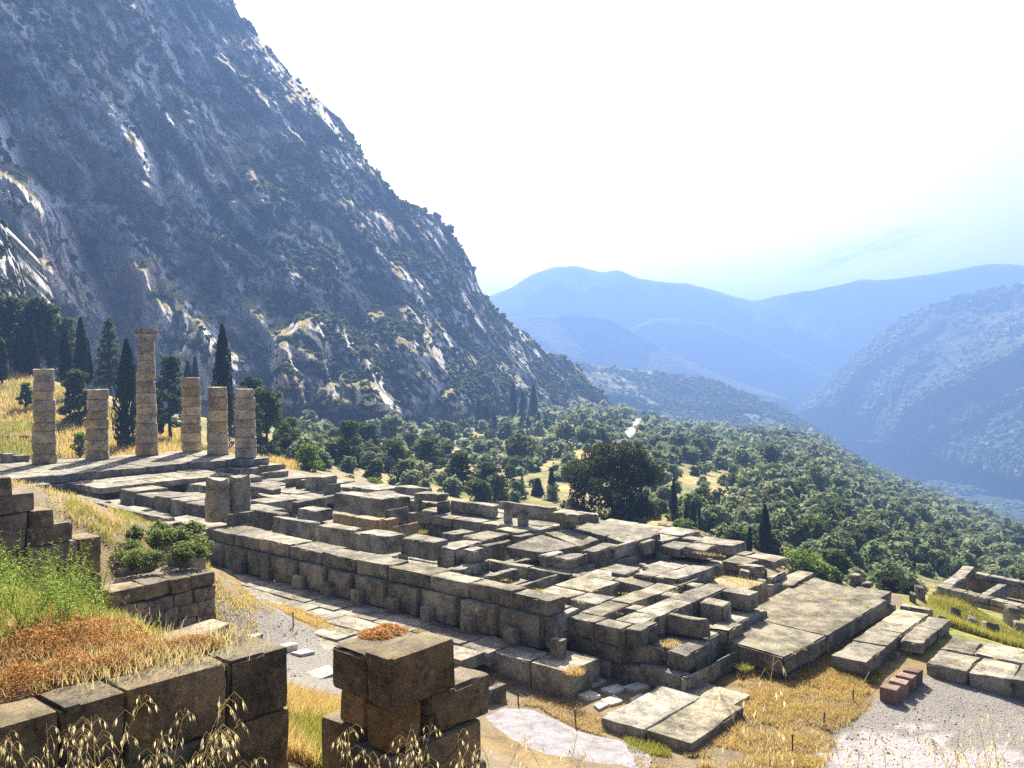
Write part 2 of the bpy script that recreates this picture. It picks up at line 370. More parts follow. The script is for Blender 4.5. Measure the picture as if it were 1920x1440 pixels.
c = t.mix(t.ramp(veg, [(.62, 0.0), (.74, 1.0)]), c, t.ramp(f, [(.3, (.07, .085, .03)), (.5, (.26, .22, .07)), (.7, (.50, .36, .14))]))
c = t.mix(1.0, c, t.ramp(f, [(.3, .68), (.65, 1.08)]), 'MULTIPLY')
dv = t.noise(p, .045, 7, .72, .6)
c = t.mix(1.0, c, t.ramp(t.noise(pv, .30, 7, .85), [(.32, .18), (.42, .95), (.58, 1.3)]), 'MULTIPLY')
ck = t.n('TexVoronoi', {'Vector': t.n('VectorMath', {0: pv, 1: t.n('TexNoise', {'Vector': p, 'Scale': .12, 'Detail': 4.0}).outputs['Color']}, operation='ADD').outputs[0], 'Scale': .16}, feature='DISTANCE_TO_EDGE').outputs['Distance']
c = t.mix(t.ramp(ck, [(.0, .75), (.035, 0.0)]), c, (.06, .06, .058))
c = t.mix(t.ramp(dv, [(.565, 0.0), (.585, .93)]), c, t.ramp(f, [(.3, (.012, .02, .012)), (.7, (.05, .062, .028))]))
M_CLIFF = t.finish(c, .95, t.bump(f, .7, .45, t.bump(b, .8, 1.3)), .1)

# --- valley floor: one sheet out to the far mountains
ZV = -168.0
o_ = CAM[:2]; nx = 60
gxs = np.linspace(-2800, 2800, nx); gds = np.linspace(-400, 2950, nx)
A, B = np.meshgrid(gxs, gds, indexing='ij')
V = np.stack([CAM[0]+RT[0]*A+FW[0]*B, CAM[1]+RT[1]*A+FW[1]*B, np.full(A.shape, ZV)], -1).reshape(-1, 3)
V[:, 2] += (fbm(V*np.array([.003, .003, 0]), 4, 31)-.5)*30
BOUNDS.append((V.min(0), V.max(0)))
put('valley_ground', mesh('valley_ground', V, grid_faces(nx, nx), M_FAR, True), kind='structure')

# --- far ridges
def ridge(name, sil, dtop, bot, dbot, x0, x1, n, amp, scale, seed, m=36, mat=None):
    ys = prof(sil); yb = prof(bot)
    jag = lambda x: (fbm(np.stack([x*.02, x*0, x*0], -1), 5, seed)-.5)*7
    dt = prof(dtop) if not np.isscalar(dtop) else (lambda x: np.full(np.shape(x), float(dtop)))
    db = prof(dbot) if not np.isscalar(dbot) else (lambda x: np.full(np.shape(x), float(dbot)))
    def yd(x, t): return lerp(yb(x), ys(x)+jag(x), t), 1/lerp(1/db(x), 1/dt(x), t)
    def rel(P, X, Y, D):
        T = np.clip((Y-yb(X))/(ys(X)-yb(X)), 0, 1)
        return -(ridged(P*np.array([1, 1, .5])/scale, 5, seed)-.55)*amp*np.sin(np.pi*np.clip(T, 0, 1))**.6
    return sheet(name, np.linspace(x0, x1, n), np.linspace(0, 1, m), yd, mat or M_FAR, rel, back=[(120, 40), (200, 200)])
ridge('far_mountain', [(600, 560), (860, 566), (920, 553), (960, 537), (1000, 512), (1040, 500), (1080, 497), (1105, 503), (1130, 511), (1160, 508), (1200, 524), (1245, 527), (1290, 531), (1350, 548), (1410, 566), (1460, 554), (1520, 546), (1570, 534), (1610, 523), (1650, 525), (1700, 521), (1760, 512), (1830, 498), (1860, 494), (1920, 499), (2100, 490), (2500, 520)],
      2700, [(600, 760), (2500, 760)], 2400, 700, 2400, 260, 300, 450, 11)
ridge('distant_hill', [(1100, 680), (1190, 612), (1225, 597), (1260, 597), (1320, 604), (1420, 640), (1560, 700), (1700, 750)], 2350, [(1100, 745), (1700, 760)], 2200, 1110, 1690, 90, 110, 230, 12)
ridge('blue_hill', [(800, 640), (940, 598), (1000, 593), (1060, 588), (1110, 592), (1150, 603), (1200, 630), (1260, 662), (1350, 702), (1430, 732), (1480, 748)], 2050, [(800, 752), (1480, 752)], 1850, 800, 1480, 120, 180, 280, 13)
VMP, _ = ridge('valley_mountain', [(1500, 768), (1535, 735), (1580, 690), (1640, 632), (1700, 592), (1800, 553), (1870, 538), (1920, 531), (2050, 520), (2400, 480)], [(1500, 1900), (1700, 1800), (2400, 1500)],
      [(1500, 775), (1560, 790), (1700, 842), (1920, 905), (2400, 1010)], [(1500, 1800), (1700, 1450), (1920, 1130), (2400, 850)], 1500, 2400, 200, 290, 300, 14, 70)
TP, _ = ridge('terraced_hill', [(960, 700), (1040, 688), (1090, 680), (1180, 690), (1260, 702), (1340, 716), (1420, 747), (1480, 775), (1530, 803), (1600, 850), (1680, 905), (1800, 985)], [(960, 1200), (1300, 1280), (1800, 1120)],
      [(960, 800), (1200, 830), (1340, 842), (1540, 862), (1700, 940), (1800, 1010)], [(960, 780), (1250, 930), (1800, 960)], 960, 1800, 170, 110, 160, 15, 40, M_TERR)

# --- the slope below the ruins
def hill_rel(P, X, Y, D): return (ridged(P/90.0, 4, 21)-.55)*np.clip((D-120)*.05, 0, 18)
HP, HD = sheet('hillside', np.linspace(-250, 2300, 320), np.concatenate([np.linspace(-.25, 0, 6)[:-1], np.linspace(0, 1, 150)]), hill_d, M_SLOPE, hill_rel, back=[(40, 14), (140, 90)])

# --- the mountain with its cliffs
SIL = prof([(-300, -300), (0, -190), (200, -130), (340, -80), (400, -38), (435, 0), (452, 32), (480, 62), (520, 105), (545, 135), (590, 180), (640, 222), (660, 255), (680, 292), (700, 312), (722, 345), (750, 377), (790, 393), (822, 400), (845, 430), (862, 452), (882, 490), (898, 535), (912, 560), (935, 583), (960, 607), (990, 630), (1030, 660), (1062, 672), (1085, 685), (1095, 702), (1115, 725), (1140, 752), (1165, 772), (1200, 796), (1240, 830)])
BASE = prof([(-300, 800), (0, 800), (300, 810), (520, 815), (700, 818), (950, 812), (1100, 800), (1170, 792), (1240, 840)])
DB = prof([(-300, 210), (0, 225), (200, 255), (400, 285), (600, 305), (800, 350), (950, 410), (1100, 520), (1240, 680)])
def cliff_yd(x, t):
    ys = SIL(x)+(fbm(np.stack([x*.045, x*0, x*0], -1), 4, 41)-.5)*13*np.clip((1200-x)/200, 0, 1)
    y = lerp(BASE(x), ys, t)
    k = (BASE(x)-y)/F_PX
    return y, DB(x)/(1-np.interp(x, [-100, 250, 450, 700, 850, 950, 1080, 1240], [.62, .70, .88, 1.1, 1.4, 2.0, 2.7, 2.7])*k)
def cliff_rel(P, X, Y, D):
    h = P[..., 2]
    lat = (X-400)/F_PX*300
    Q = np.stack([lat, h, D], -1)
    ampx = np.interp(X, [-300, 600, 950, 1150, 1240], [1, 1, .75, .45, .1])
    low = np.clip((BASE(X)-Y)/60, 0, 1)
    # ledges: steep walls with shelves between them
    per = 34.0; s = (h+26*(fbm(Q/np.array([55, 90, 60.]), 3, 44)-.5)*2+lat*.16)/per
    fl = np.floor(s); fr = s-fl
    led = per*.40*(fl+sstep(.62, .98, fr)-s)*(1.0+.5*(vnoise(Q/40, 45)-.5))
    spur = -(ridged(Q/np.array([95, 190, 95.])+np.array([.3, 0, 0]), 3, 46)-.5)*34*np.interp(X, [250, 600], [.12, 1])
    flute = -(ridged(Q/np.array([15, 55, 22.]), 4, 47)-.5)*15*np.interp(X, [250, 550], [.6, 1])
    fine = -(fbm(Q/np.array([3.2, 8.0, 4.0]), 4, 48)-.5)*7.0
    def qz(x, n, w): y_ = x*n; f_ = np.floor(y_); return (f_+sstep(0, w, y_-f_))/n
    crag = -qz(fbm(Q/np.array([24, 42, 30.])+7.7, 3, 51), 9, .35)*52*np.interp(X, [200, 500, 900, 1100], [.75, 1, .8, .4])
    crag2 = -qz(fbm(Q/np.array([8, 15, 10.]), 3, 52), 7, .3)*24
    gul = 26*sstep(.80, .93, ridged((Q+np.stack([h*.35, h*0, h*0], -1))/np.array([70, 210, 80.])+3.3, 2, 53))
    r = led*1.0+spur+flute*.85+fine+crag+crag2+gul+35
    # rounded buttresses standing in front of the main face: (x range, skyline of the shoulder, reach)
    for xs, tops, reach, soft in (
        ([500, 535, 560, 600, 640, 690, 720, 790], [640, 612, 582, 572, 590, 660, 720, 800], 34, 34),
        ([660, 690, 725, 760, 800, 860, 930, 1010], [640, 585, 545, 548, 580, 630, 680, 745], 36, 85),
        ([730, 752, 775, 810, 860, 930, 1000, 1060], [500, 470, 458, 480, 525, 590, 640, 700], 16, 22),
        ([560, 600, 640, 700, 760, 800, 830, 860], [790, 715, 690, 715, 760, 785, 800, 815], 18, 26),
        ([820, 850, 900, 960, 1030, 1080, 1120, 1150], [745, 715, 690, 700, 720, 745, 770, 790], 22, 26),
        ([300, 330, 360, 420, 480, 520, 560, 590], [690, 640, 600, 540, 560, 610, 680, 760], 14, 40)):
        top = np.interp(X, xs, tops)+(fbm(Q/18, 3, 49)-.5)*46
        win = sstep(xs[0], xs[1], X)*(1-sstep(xs[-2], xs[-1], X))
        r = r-reach*win*sstep(-soft*.15, soft, Y-top)
    return r*ampx*low
xs = np.linspace(-200, 1240, 660); ts = np.linspace(-.06, 1, 400)
CP, CD_ = sheet('mountain', xs, ts, cliff_yd, M_CLIFF, cliff_rel, back=[(60, 25), (200, 220)])
# a nearer crag at the foot of the mountain
def crag_yd(x, t):
    top = np.interp(x, [-200, 0, 12, 30, 45, 62, 85, 100, 118, 135], [330, 408, 436, 470, 520, 556, 582, 600, 640, 700])+(fbm(np.stack([x*.1, x*0, x*0], -1), 4, 61)-.5)*16
    y = lerp(730.0, top, t); return y, 165+28*t+(x*.12)
def crag_rel(P, X, Y, D): return -(ridged(P/np.array([11, 11, 24.]), 4, 62)-.5)*16*np.clip((700-Y)/60, 0, 1)-np.floor(fbm(P/np.array([7, 7, 12.]), 3, 64)*8)/8*12-(fbm(P/2.0, 3, 63)-.5)*4+6
KP, _ = sheet('crag', np.linspace(-200, 135, 110), np.linspace(0, 1, 110), crag_yd, M_CLIFF, crag_rel, back=[(14, 6), (40, 60)])

# ------------------------------------------------------------------ haze: one closed box of even air
lo = np.min([b[0] for b in BOUNDS], 0); hi = np.max([b[1] for b in BOUNDS], 0)
lo = np.minimum(lo, CAM-np.array([600, 600, 0]))-np.array([50, 50, 1.0]); hi = np.maximum(hi, CAM+np.array([600, 600, 10]))+np.array([50, 50, 12])
hv = np.array([[x, y, z] for x in (lo[0], hi[0]) for y in (lo[1], hi[1]) for z in (lo[2], hi[2])])
t = NT('haze_air')
pv = t.n('VolumePrincipled', {'Color': (*HAZE_COLOR, 1), 'Density': HAZE_DENSITY, 'Anisotropy': .25})
t.t.links.new(pv.outputs[0], t.out.inputs['Volume'])
put('haze', mesh('haze', hv, [(0, 1, 3, 2), (4, 6, 7, 5), (0, 4, 5, 1), (2, 3, 7, 6), (0, 2, 6, 4), (1, 5, 7, 3)], t.m), kind='stuff', label='blue haze hanging in the valley air')

# ------------------------------------------------------------------ stones
_seed = [100]
def hexa(top, zb, seg=.32, rough=.022, chip=.05, bev=.05, tilt=(0, 0), skew=.012):
    """weathered stone: top = four top corners (L, front, R, back), zb = underside; returns local verts, quads, centre"""
    _seed[0] += 1; sd = _seed[0]; rg = np.random.default_rng(sd)
    top = np.asarray(top, float); bot = top.copy(); bot[:, 2] = zb
    top = top.copy(); top[:, :2] += rg.normal(0, skew, (4, 2)); bot[:, :2] = top[:, :2]+rg.normal(0, skew, (4, 2))
    top[:, 2] += rg.normal(0, skew*.6, 4)
    lx = np.linalg.norm(top[1]-top[0]); ly = np.linalg.norm(top[2]-top[1]); lz = abs(top[:, 2].mean()-zb)
    def ax(L):
        b = min(bev, L*.25)/max(L, 1e-4); n = int(np.clip(round(L/seg), 1, 11))
        return np.concatenate([[0], np.linspace(b, 1-b, n+1), [1]])
    S, T, R_ = ax(lx), ax(ly), ax(lz)
    ns, nt, nr = len(S), len(T), len(R_)
    I, J, K = np.meshgrid(np.arange(ns), np.arange(nt), np.arange(nr), indexing='ij')
    surf = (I == 0) | (I == ns-1) | (J == 0) | (J == nt-1) | (K == 0) | (K == nr-1)
    idx = -np.ones(surf.shape, int); idx[surf] = np.arange(surf.sum())
    s, tt, r = S[I[surf]], T[J[surf]], R_[K[surf]]
    def bil(c): return (c[0]*((1-s)*(1-tt))[:, None]+c[1]*(s*(1-tt))[:, None]+c[2]*(s*tt)[:, None]+c[3]*((1-s)*tt)[:, None])
    P = bil(bot)*(1-r)[:, None]+bil(top)*r[:, None]
    cen = P.mean(0)
    ex = np.minimum(s, 1-s)*lx; ey = np.minimum(tt, 1-tt)*ly; ez = np.minimum(r, 1-r)*lz
    e2 = np.sort(np.stack([ex, ey, ez], 1), 1)[:, 1]
    e3 = np.sort(np.stack([ex, ey, ez], 1), 1)[:, 2]
    w = P+sd*7.3
    ch = chip*(.25+9.0*np.clip(fbm(w*1.7, 3, 5)-.52, 0, .4))*(e2 < 1e-6)*(1+.8*(e3 < 1e-6))
    d = cen-P; d /= np.maximum(np.linalg.norm(d, axis=1), 1e-6)[:, None]
    d[:, 2] *= .8
    P = P+d*ch[:, None]
    dn = np.stack([fbm(w*1.1, 4, 11), fbm(w*1.1+31, 4, 12), fbm(w*1.1+57, 4, 13)], 1)-.5
    P = P+dn*2*rough
    F = []
    def face(A):
        F.append(np.stack([A[:-1, :-1].ravel(), A[1:, :-1].ravel(), A[1:, 1:].ravel(), A[:-1, 1:].ravel()], 1))
    face(idx[:, :, -1]); face(idx[:, :, 0].T); face(idx[:, 0, :]); face(idx[:, -1, :].T); face(idx[0].T); face(idx[-1])
    return P-cen, np.concatenate(F), cen
def stone(top, zb, mat=None, parent=None, name='stone_block', **kw):
    tags = {k: kw.pop(k) for k in ('label', 'cat', 'group') if k in kw}
    v, f, c = hexa(top, zb, **kw)
    base = np.array(parent.location) if parent else np.zeros(3)
    return put(name, mesh(name, v, f, mat or M_STONE, True, 38), parent, c-base, **tags)
def rect(x0, x1, y0, y1, z): return [(x0, y0, z), (x1, y0, z), (x1, y1, z), (x0, y1, z)]
def LR(l, r, z):
    a = onz(*l, z); b = onz(*r, z); return rect(min(a[0], b[0]), max(a[0], b[0]), min(a[1], b[1]), max(a[1], b[1]), z)
def root(name, loc, label, cat, group=None):
    o = put(name, None, None, loc, label=label, cat=cat, group=group, kind='thing'); o.empty_display_size = .3; return o
def rows(x0, x1, y0, y1, z, zb, nx_, ny_, parent, gap=.012, jit=.12, zj=.02, mat=None, **kw):
    """a course or floor of nx x ny stones with uneven joints"""
    rg = np.random.default_rng(int(abs(x0*91+y0*37+z*11)*10) % 99991)
    for j in range(ny_):
        ya, yb = lerp(y0, y1, j/ny_), lerp(y0, y1, (j+1)/ny_)
        cuts = np.linspace(x0, x1, nx_+1); cuts[1:-1] += rg.uniform(-jit, jit, nx_-1)*(x1-x0)/nx_*2
        for i in range(nx_):
            dz = rg.uniform(-zj, zj)
            stone(rect(cuts[i]+gap, cuts[i+1]-gap, ya+gap, yb-gap, z+dz), zb, mat, parent, **{**dict(rough=.045, chip=.095, skew=.03), **kw})
def rowsy(x0, x1, y0, y1, z, zb, n, parent, gap=.012, jit=.12, zj=.02, mat=None, **kw):
    rg = np.random.default_rng(int(abs(x0*51+y0*77+z*13)*10) % 99991)
    cuts = np.linspace(y0, y1, n+1); cuts[1:-1] += rg.uniform(-jit, jit, n-1)*(y1-y0)/n*2
    for i in range(n):
        dz = rg.uniform(-zj, zj)
        stone(rect(x0, x1, cuts[i]+gap, cuts[i+1]-gap, z+dz), zb, mat, parent, **kw)

TEMPLE = root('temple_foundation', (30, -9, -2.6), 'ruined grey stone temple foundation with open rectangular pits and steps', 'temple ruin')
# east stylobate below the columns
rows(-1.6, 8.6, -18.4, 1.3, 0, -.55, 4, 6, TEMPLE, jit=.05, zj=.012)
rows(8.62, 9.7, -1.3, 1.3, -.02, -.55, 1, 1, TEMPLE)
rows(-2.0, 9.0, -18.8, 1.7, -.58, -1.5, 4, 5, TEMPLE, seg=.8)
rows(7.0, 10.6, -2.2, 2.2, -.58, -1.3, 3, 2, TEMPLE, rough=.05, chip=.1)
# paved floor behind the east front
rows(8.75, 13.75, -14.6, -4.6, -.5, -.88, 2, 5, TEMPLE, jit=.05, zj=.01, chip=.07)
for i, y in enumerate(np.linspace(-12.6, -5.2, 6)):
    stone(rect(12.2, 13.0+.3*(i % 2), y, y+.7, -.9), -1.9, None, TEMPLE)
rows(9.0, 12.0, -14, -5, -.92, -1.9, 2, 3, TEMPLE, seg=.9)
# north flank stylobate line, broken at its west end
rows(8.8, 26.0, -18.6, -16.5, -.62, -1.35, 8, 1, TEMPLE, jit=.1, zj=.06, chip=.08)
rows(9.5, 28.5, -19.0, -16.3, -1.38, -2.6, 8, 1, TEMPLE)
stone(LR((183, 940), (312, 972), -.45), -1.1, None, TEMPLE, rough=.09, chip=.16, seg=.3)
rows(26.2, 33.0, -18.2, -15.6, -.85, -1.6, 3, 2, TEMPLE, zj=.05)
# the long north wall: coping course, tall course with ledges, bosses at its foot
cx = [33.0, 35.4, 37.3, 39.6, 41.7, 43.9, 45.8, 48.0, 49.9, 51.9, 53.5]
for i in range(10):
    w = lerp(1.5, .78, i/9)+(.15 if i % 3 == 0 else 0)
    stone(rect(cx[i]+.01, cx[i+1]-.01, -18.62, -18.62+w, -.3+.025*((i*7) % 3-1)), -.83, None, TEMPLE, chip=.09, rough=.045, seg=.24, skew=.02)
ux = [33.0, 35.1, 36.9, 38.7, 40.6, 42.5, 44.2, 46.1, 47.9, 49.8, 51.7, 53.65]
for i in range(11):
    stone(rect(ux[i]+.01, ux[i+1]-.30, -18.9, -17.1, -.84-.012*(i % 2)), -1.85, None, TEMPLE)
    stone(rect(ux[i+1]-.29, ux[i+1]-.01, -18.72, -17.1, -.86), -1.85, None, TEMPLE, chip=.02)
for px, py in ((613, 1093), (671, 1107), (735, 1121), (802, 1140), (878, 1160), (958, 1182), (1046, 1204), (560, 1080), (500, 1064), (450, 1050)):
    r = rays(px, py); q = CAM+(-19.1-CAM[1])/r[1]*r
    stone(rect(q[0]-.26, q[0]+.26, -19.27, -18.92, -1.3), -1.9, None, TEMPLE, name='boss', chip=.04)
# stones of the cella, given by the left and right corner of the top face and its height
for l, r, z, h, *m in [
    ((447, 893), (491, 892), -.1, .5), ((486, 874), (518, 870), 0, .5), ((486, 886), (542, 882), -.12, .45), ((497, 899), (600, 893), -.5, .4), ((455, 908), (525, 915), -.2, .6),
    ((461, 923), (484, 920), -.3, .6), ((538, 898), (563, 894), 0, .8), ((556, 901), (579, 898), -.02, .9), ((573, 893), (632, 894), .3, 1.2), ((608, 911), (636, 907), 0, .8),
    ((463, 938), (560, 935), -.3, .7), ((560, 941), (602, 932), -.2, .7), ((557, 953), (624, 954), -.5, .6), ((628, 925), (747, 932), .2, 1.0), ((720, 957), (767, 950), -.2, .8),
    ((452, 951), (545, 963), -.12, .9), ((512, 968), (600, 978), -.12, 1.0), ((596, 982), (682, 991), -.14, 1.0), ((663, 998), (760, 1000), -.1, .8), ((752, 1006), (842, 1011), -.1, .8),
    ((736, 912), (813, 914), .35, .4), ((775, 924), (843, 926), .33, .4), ((747, 930), (770, 930), -.07, .7), ((816, 941), (844, 938), -.07, .7), ((774, 936), (792, 936), -.07, .7),
    ((843, 938), (934, 947), 0, .6), ((933, 940), (1042, 953), .4, .42), ((1034, 960), (1109, 962), .36, .42), ((945, 956), (962, 956), -.03, .7), ((967, 963), (993, 963), -.03, .75), ((1046, 974), (1075, 974), -.1, .6),
    ((826, 999), (893, 995), -.8, .5), ((868, 1005), (957, 1001), -.74, .4), ((927, 993), (1015, 989), -.64, .5), ((980, 982), (1060, 977), -.6, .5), ((960, 1004), (1012, 999), -.74, .5),
    ((816, 1023), (905, 1017), -.3, 1.2), ((868, 1031), (911, 1028), -.36, 1.1), ((903, 1023), (962, 1013), -.58, .9),
    ((1088, 1029), (1160, 1020), -.6, .6), ((1150, 1023), (1203, 1012), -.6, .6), ((1195, 1016), (1230, 1011), -.6, .6), ((1130, 1046), (1203, 1035), -1.18, .6), ((1195, 1036), (1234, 1028), -1.18, .6),
    ((1085, 1060), (1120, 1054), -1.15, .7), ((1112, 1055), (1154, 1047), -1.15, .7), ((1008, 1040), (1060, 1036), -.75, .7), ((1042, 1069), (1100, 1062), -1.2, .6), ((1232, 1032), (1272, 1030), -1.2, .5),
    ((907, 1050), (1000, 1062), -.92, .8), ((985, 1064), (1075, 1077), -.92, .8), ((905, 1078), (974, 1066), -.93, .8), ((840, 1063), (916, 1053), -.9, .9), ((976, 1096), (1046, 1078), -.93, .8),
    ((1000, 1148), (1064, 1156), -1.0, .8), ((1145, 1071), (1200, 1067), -.82, .5), ((1185, 1076), (1262, 1068), -.82, .5), ((1230, 1081), (1338, 1063), -.83, .55), ((1200, 1062), (1290, 1058), -.84, .5),
    ((1232, 1021), (1300, 1018), -.9, .42), ((1278, 1026), (1345, 1024), -.9, .42), ((1300, 1014), (1400, 1016), -.92, .42), ((1270, 1008), (1330, 1009), -.92, .42),
    ((1352, 1052), (1425, 1050), -1.2, .36), ((1385, 1058), (1436, 1062), -1.2, .36), ((1395, 1045), (1480, 1042), -1.21, .36), ((1260, 1050), (1345, 1044), -1.5, .7), ((1370, 1068), (1436, 1066), -1.58, .6),
    ((1438, 1083), (1476, 1074), -1.55, .25), ((1400, 1092), (1470, 1092), -1.8, .8), ((1450, 1092), (1534, 1076), -1.8, .5), ((1355, 1128), (1405, 1132), -1.6, .8), ((1313, 1154), (1357, 1152), -1.55, .5),
    ((1180, 1206), (1247, 1214), -1.6, .55), ((1246, 1222), (1341, 1203), -1.58, .55), ((1323, 1176), (1394, 1170), -1.55, .6), ((1250, 1152), (1326, 1159), -1.0, .6),
    ((1203, 1250), (1292, 1262), -2.1, .55), ((1278, 1272), (1340, 1243), -2.1, .55), ((1325, 1246), (1382, 1220), -2.12, .55)]:
    stone(LR(l, r, z), z-h, None, TEMPLE, rough=.055, chip=.11, skew=.05)
for l, r, z, h in [((625, 962), (668, 966), -.4, .7), ((660, 968), (722, 972), -.42, .7), ((715, 974), (748, 972), -.4, .7), ((736, 988), (786, 980), -.5, .7)]:
    stone(LR(l, r, z), z-h, M_OCHRE, TEMPLE, rough=.06, chip=.11, seg=.25)
rows(40.0, 46.0, -5.0, -4.5, -.03, -.66, 4, 1, TEMPLE)
# cella floor and its second course
rows(35.3, 44.4, -7.75, -4.7, -.64, -1.15, 5, 2, TEMPLE, jit=.05)
rows(35.4, 44.0, -7.6, -6.4, -1.18, -2.6, 5, 1, TEMPLE)
rows(28.0, 40.0, -4.6, -2.6, -.62, -1.6, 6, 1, TEMPLE, zj=.05)
rows(14.5, 28.0, -3.4, -1.0, -.62, -1.8, 6, 1, TEMPLE, zj=.08, chip=.09)
rows(16.0, 28.0, -9.6, -5.2, -.52, -1.0, 6, 3, TEMPLE, zj=.04)
rows(16.0, 30.5, -14.4, -12.2, -.45, -1.6, 7, 1, TEMPLE, zj=.12)
# tilted, slipped slabs
def tilted(pts, th=.34, m=None):
    tp = [onz(x, y, z) for x, y, z in pts]; v, f, c = hexa(tp, 0, skew=0)
    v2, f2, c2 = hexa([(p[0], p[1], 0) for p in tp], -th, rough=.03, chip=.05, skew=0)
    A = np.array([[p[0]-c2[0], p[1]-c2[1], 1] for p in tp]); s = np.linalg.lstsq(A, np.array([p[2] for p in tp]), rcond=None)[0]
    zc = v2[:, 0]*s[0]+v2[:, 1]*s[1]+s[2]; v2 = v2.copy(); v2[:, 2] += zc-c2[2]*0+c2[2]
    me = mesh('slipped_slab', v2, f2, M_STONE, True, 38)
    put('slipped_slab', me, TEMPLE, np.array([c2[0], c2[1], 0])-np.array(TEMPLE.location))
tilted([(948, 1026, -.62), (1015, 1037, -.72), (1085, 1023, -.62), (1016, 1002, -.4)])
tilted([(1022, 1000, -.42), (1088, 1024, -.66), (1124, 1013, -.62), (1068, 990, -.30)])
tilted([(1074, 991, -.38), (1134, 1006, -.52), (1198, 990, -.50), (1120, 973, -.42)])
tilted([(1135, 1008, -.6), (1175, 1017, -.6), (1240, 1003, -.55), (1190, 985, -.3)], .3)
for l, r, z, h in [((1037, 1046), (1103, 1040), -.8, .55), ((1090, 1040), (1120, 1034), -.75, .6)]:
    stone(LR(l, r, z), z-h, None, TEMPLE, rough=.10, chip=.22, seg=.2)
rows(44.6, 50.0, -5.4, -1.6, -.82, -1.5, 3, 2, TEMPLE)
rows(45.0, 53.0, -9.6, -1.6, -1.55, -2.6, 4, 3, TEMPLE, seg=.8)
# west lattice of foundation beams
rowsy(53.55, 54.45, -17.0, -10.2, -1.0, -1.62, 4, TEMPLE)
rowsy(55.0, 55.95, -17.0, -10.4, -1.0, -1.62, 4, TEMPLE)
stone(rect(53.58, 54.75, -17.82, -17.05, -.99), -1.55, None, TEMPLE, chip=.07); stone(rect(54.77, 55.75, -17.82, -17.05, -1.0), -1.55, None, TEMPLE, chip=.07)
stone(rect(55.77, 56.3, -17.6, -16.4, -1.0), -1.55, None, TEMPLE, chip=.09)
for y in (-15.55, -13.2, -11.3): stone(rect(54.47, 54.98, y, y+.6, -1.01), -1.6, None, TEMPLE)
stone(rect(55.97, 57.1, -11.3, -10.5, -1.0), -1.6, None, TEMPLE)
rows(50.6, 53.5, -15.8, -14.6, -1.0, -1.6, 2, 1, TEMPLE); rows(50.6, 52.4, -14.55, -12.6, -1.0, -1.6, 1, 1, TEMPLE)
rows(50.4, 53.5, -12.55, -9.9, -1.0, -1.6, 2, 2, TEMPLE, jit=.05)
stone(rect(50.8, 51.5, -17.3, -15.85, -1.0), -1.6, None, TEMPLE)
stone(rect(56.0, 56.9, -13.1, -12.3, -1.05), -1.8, None, TEMPLE)
rows(53.6, 55.8, -17.75, -16.9, -1.57, -2.1, 2, 1, TEMPLE, chip=.04); rows(53.6, 57.0, -17.7, -16.8, -2.12, -2.75, 4, 1, TEMPLE, rough=.05, chip=.08)
rows(53.6, 57.4, -16.75, -10.3, -1.66, -2.7, 3, 4, TEMPLE, seg=.9, zj=.04)
rows(50.6, 53.4, -17.2, -10, -1.64, -2.7, 2, 3, TEMPLE, seg=.9)
rows(46.0, 50.5, -17.0, -10, -1.3, -2.7, 3, 4, TEMPLE, seg=.9, zj=.05)
rows(33.0, 46.0, -17.0, -8.0, -1.75, -2.7, 5, 4, TEMPLE, seg=1.2, zj=.05)
rows(14.0, 33.0, -16.0, -2.0, -1.3, -2.6, 6, 5, TEMPLE, seg=1.4, zj=.06)
# earth-filled bay and the great south-west slab
stone(LR((1318, 1094), (1434, 1091), -1.36), -2.3, M_OCHRE, TEMPLE, rough=.04, chip=.05)
for c4, ch in (([(56.35, -10.9, -1.9), (59.95, -11.3, -1.9), (60.1, -5.2, -1.9), (56.25, -3.1, -1.9)], .07), ([(56.9, -13.9, -1.9), (59.75, -14.5, -1.905), (59.95, -11.33, -1.9), (56.35, -10.93, -1.9)], .16)):
    stone(c4, -2.5, None, TEMPLE, rough=.03, chip=ch, skew=.006, name='great_slab')
stone(rect(58.3, 59.7, -5.0, -3.3, -1.98), -2.5, None, TEMPLE, chip=.1)
rows(56.2, 59.9, -14.2, -3.2, -2.52, -3.0, 2, 3, TEMPLE, seg=1.0)
for l, r, z in [((1590, 1078), (1618, 1076), -1.75), ((1615, 1092), (1640, 1090), -1.8)]: stone(LR(l, r, z), z-.2, None, TEMPLE, rough=.06, chip=.1)
# corner slabs at the foot of the west steps
stone(rect(57.3, 58.7, -21.3, -18.1, -2.36), -2.9, None, TEMPLE, chip=.05); stone(rect(58.72, 60.05, -21.2, -18.0, -2.37), -2.9, None, TEMPLE, chip=.07)
stone(rect(57.2, 59.6, -17.95, -16.6, -2.5), -2.9, None, TEMPLE)
stone(rect(52.0, 53.9, -20.1, -18.95, -1.85), -2.75, None, TEMPLE, chip=.08); stone(rect(53.92, 55.35, -20.1, -18.4, -1.86), -2.75, None, TEMPLE, chip=.06)
stone(LR((905, 1290), (950, 1280), -2.2), -2.7, None, TEMPLE, chip=.1, rough=.06)

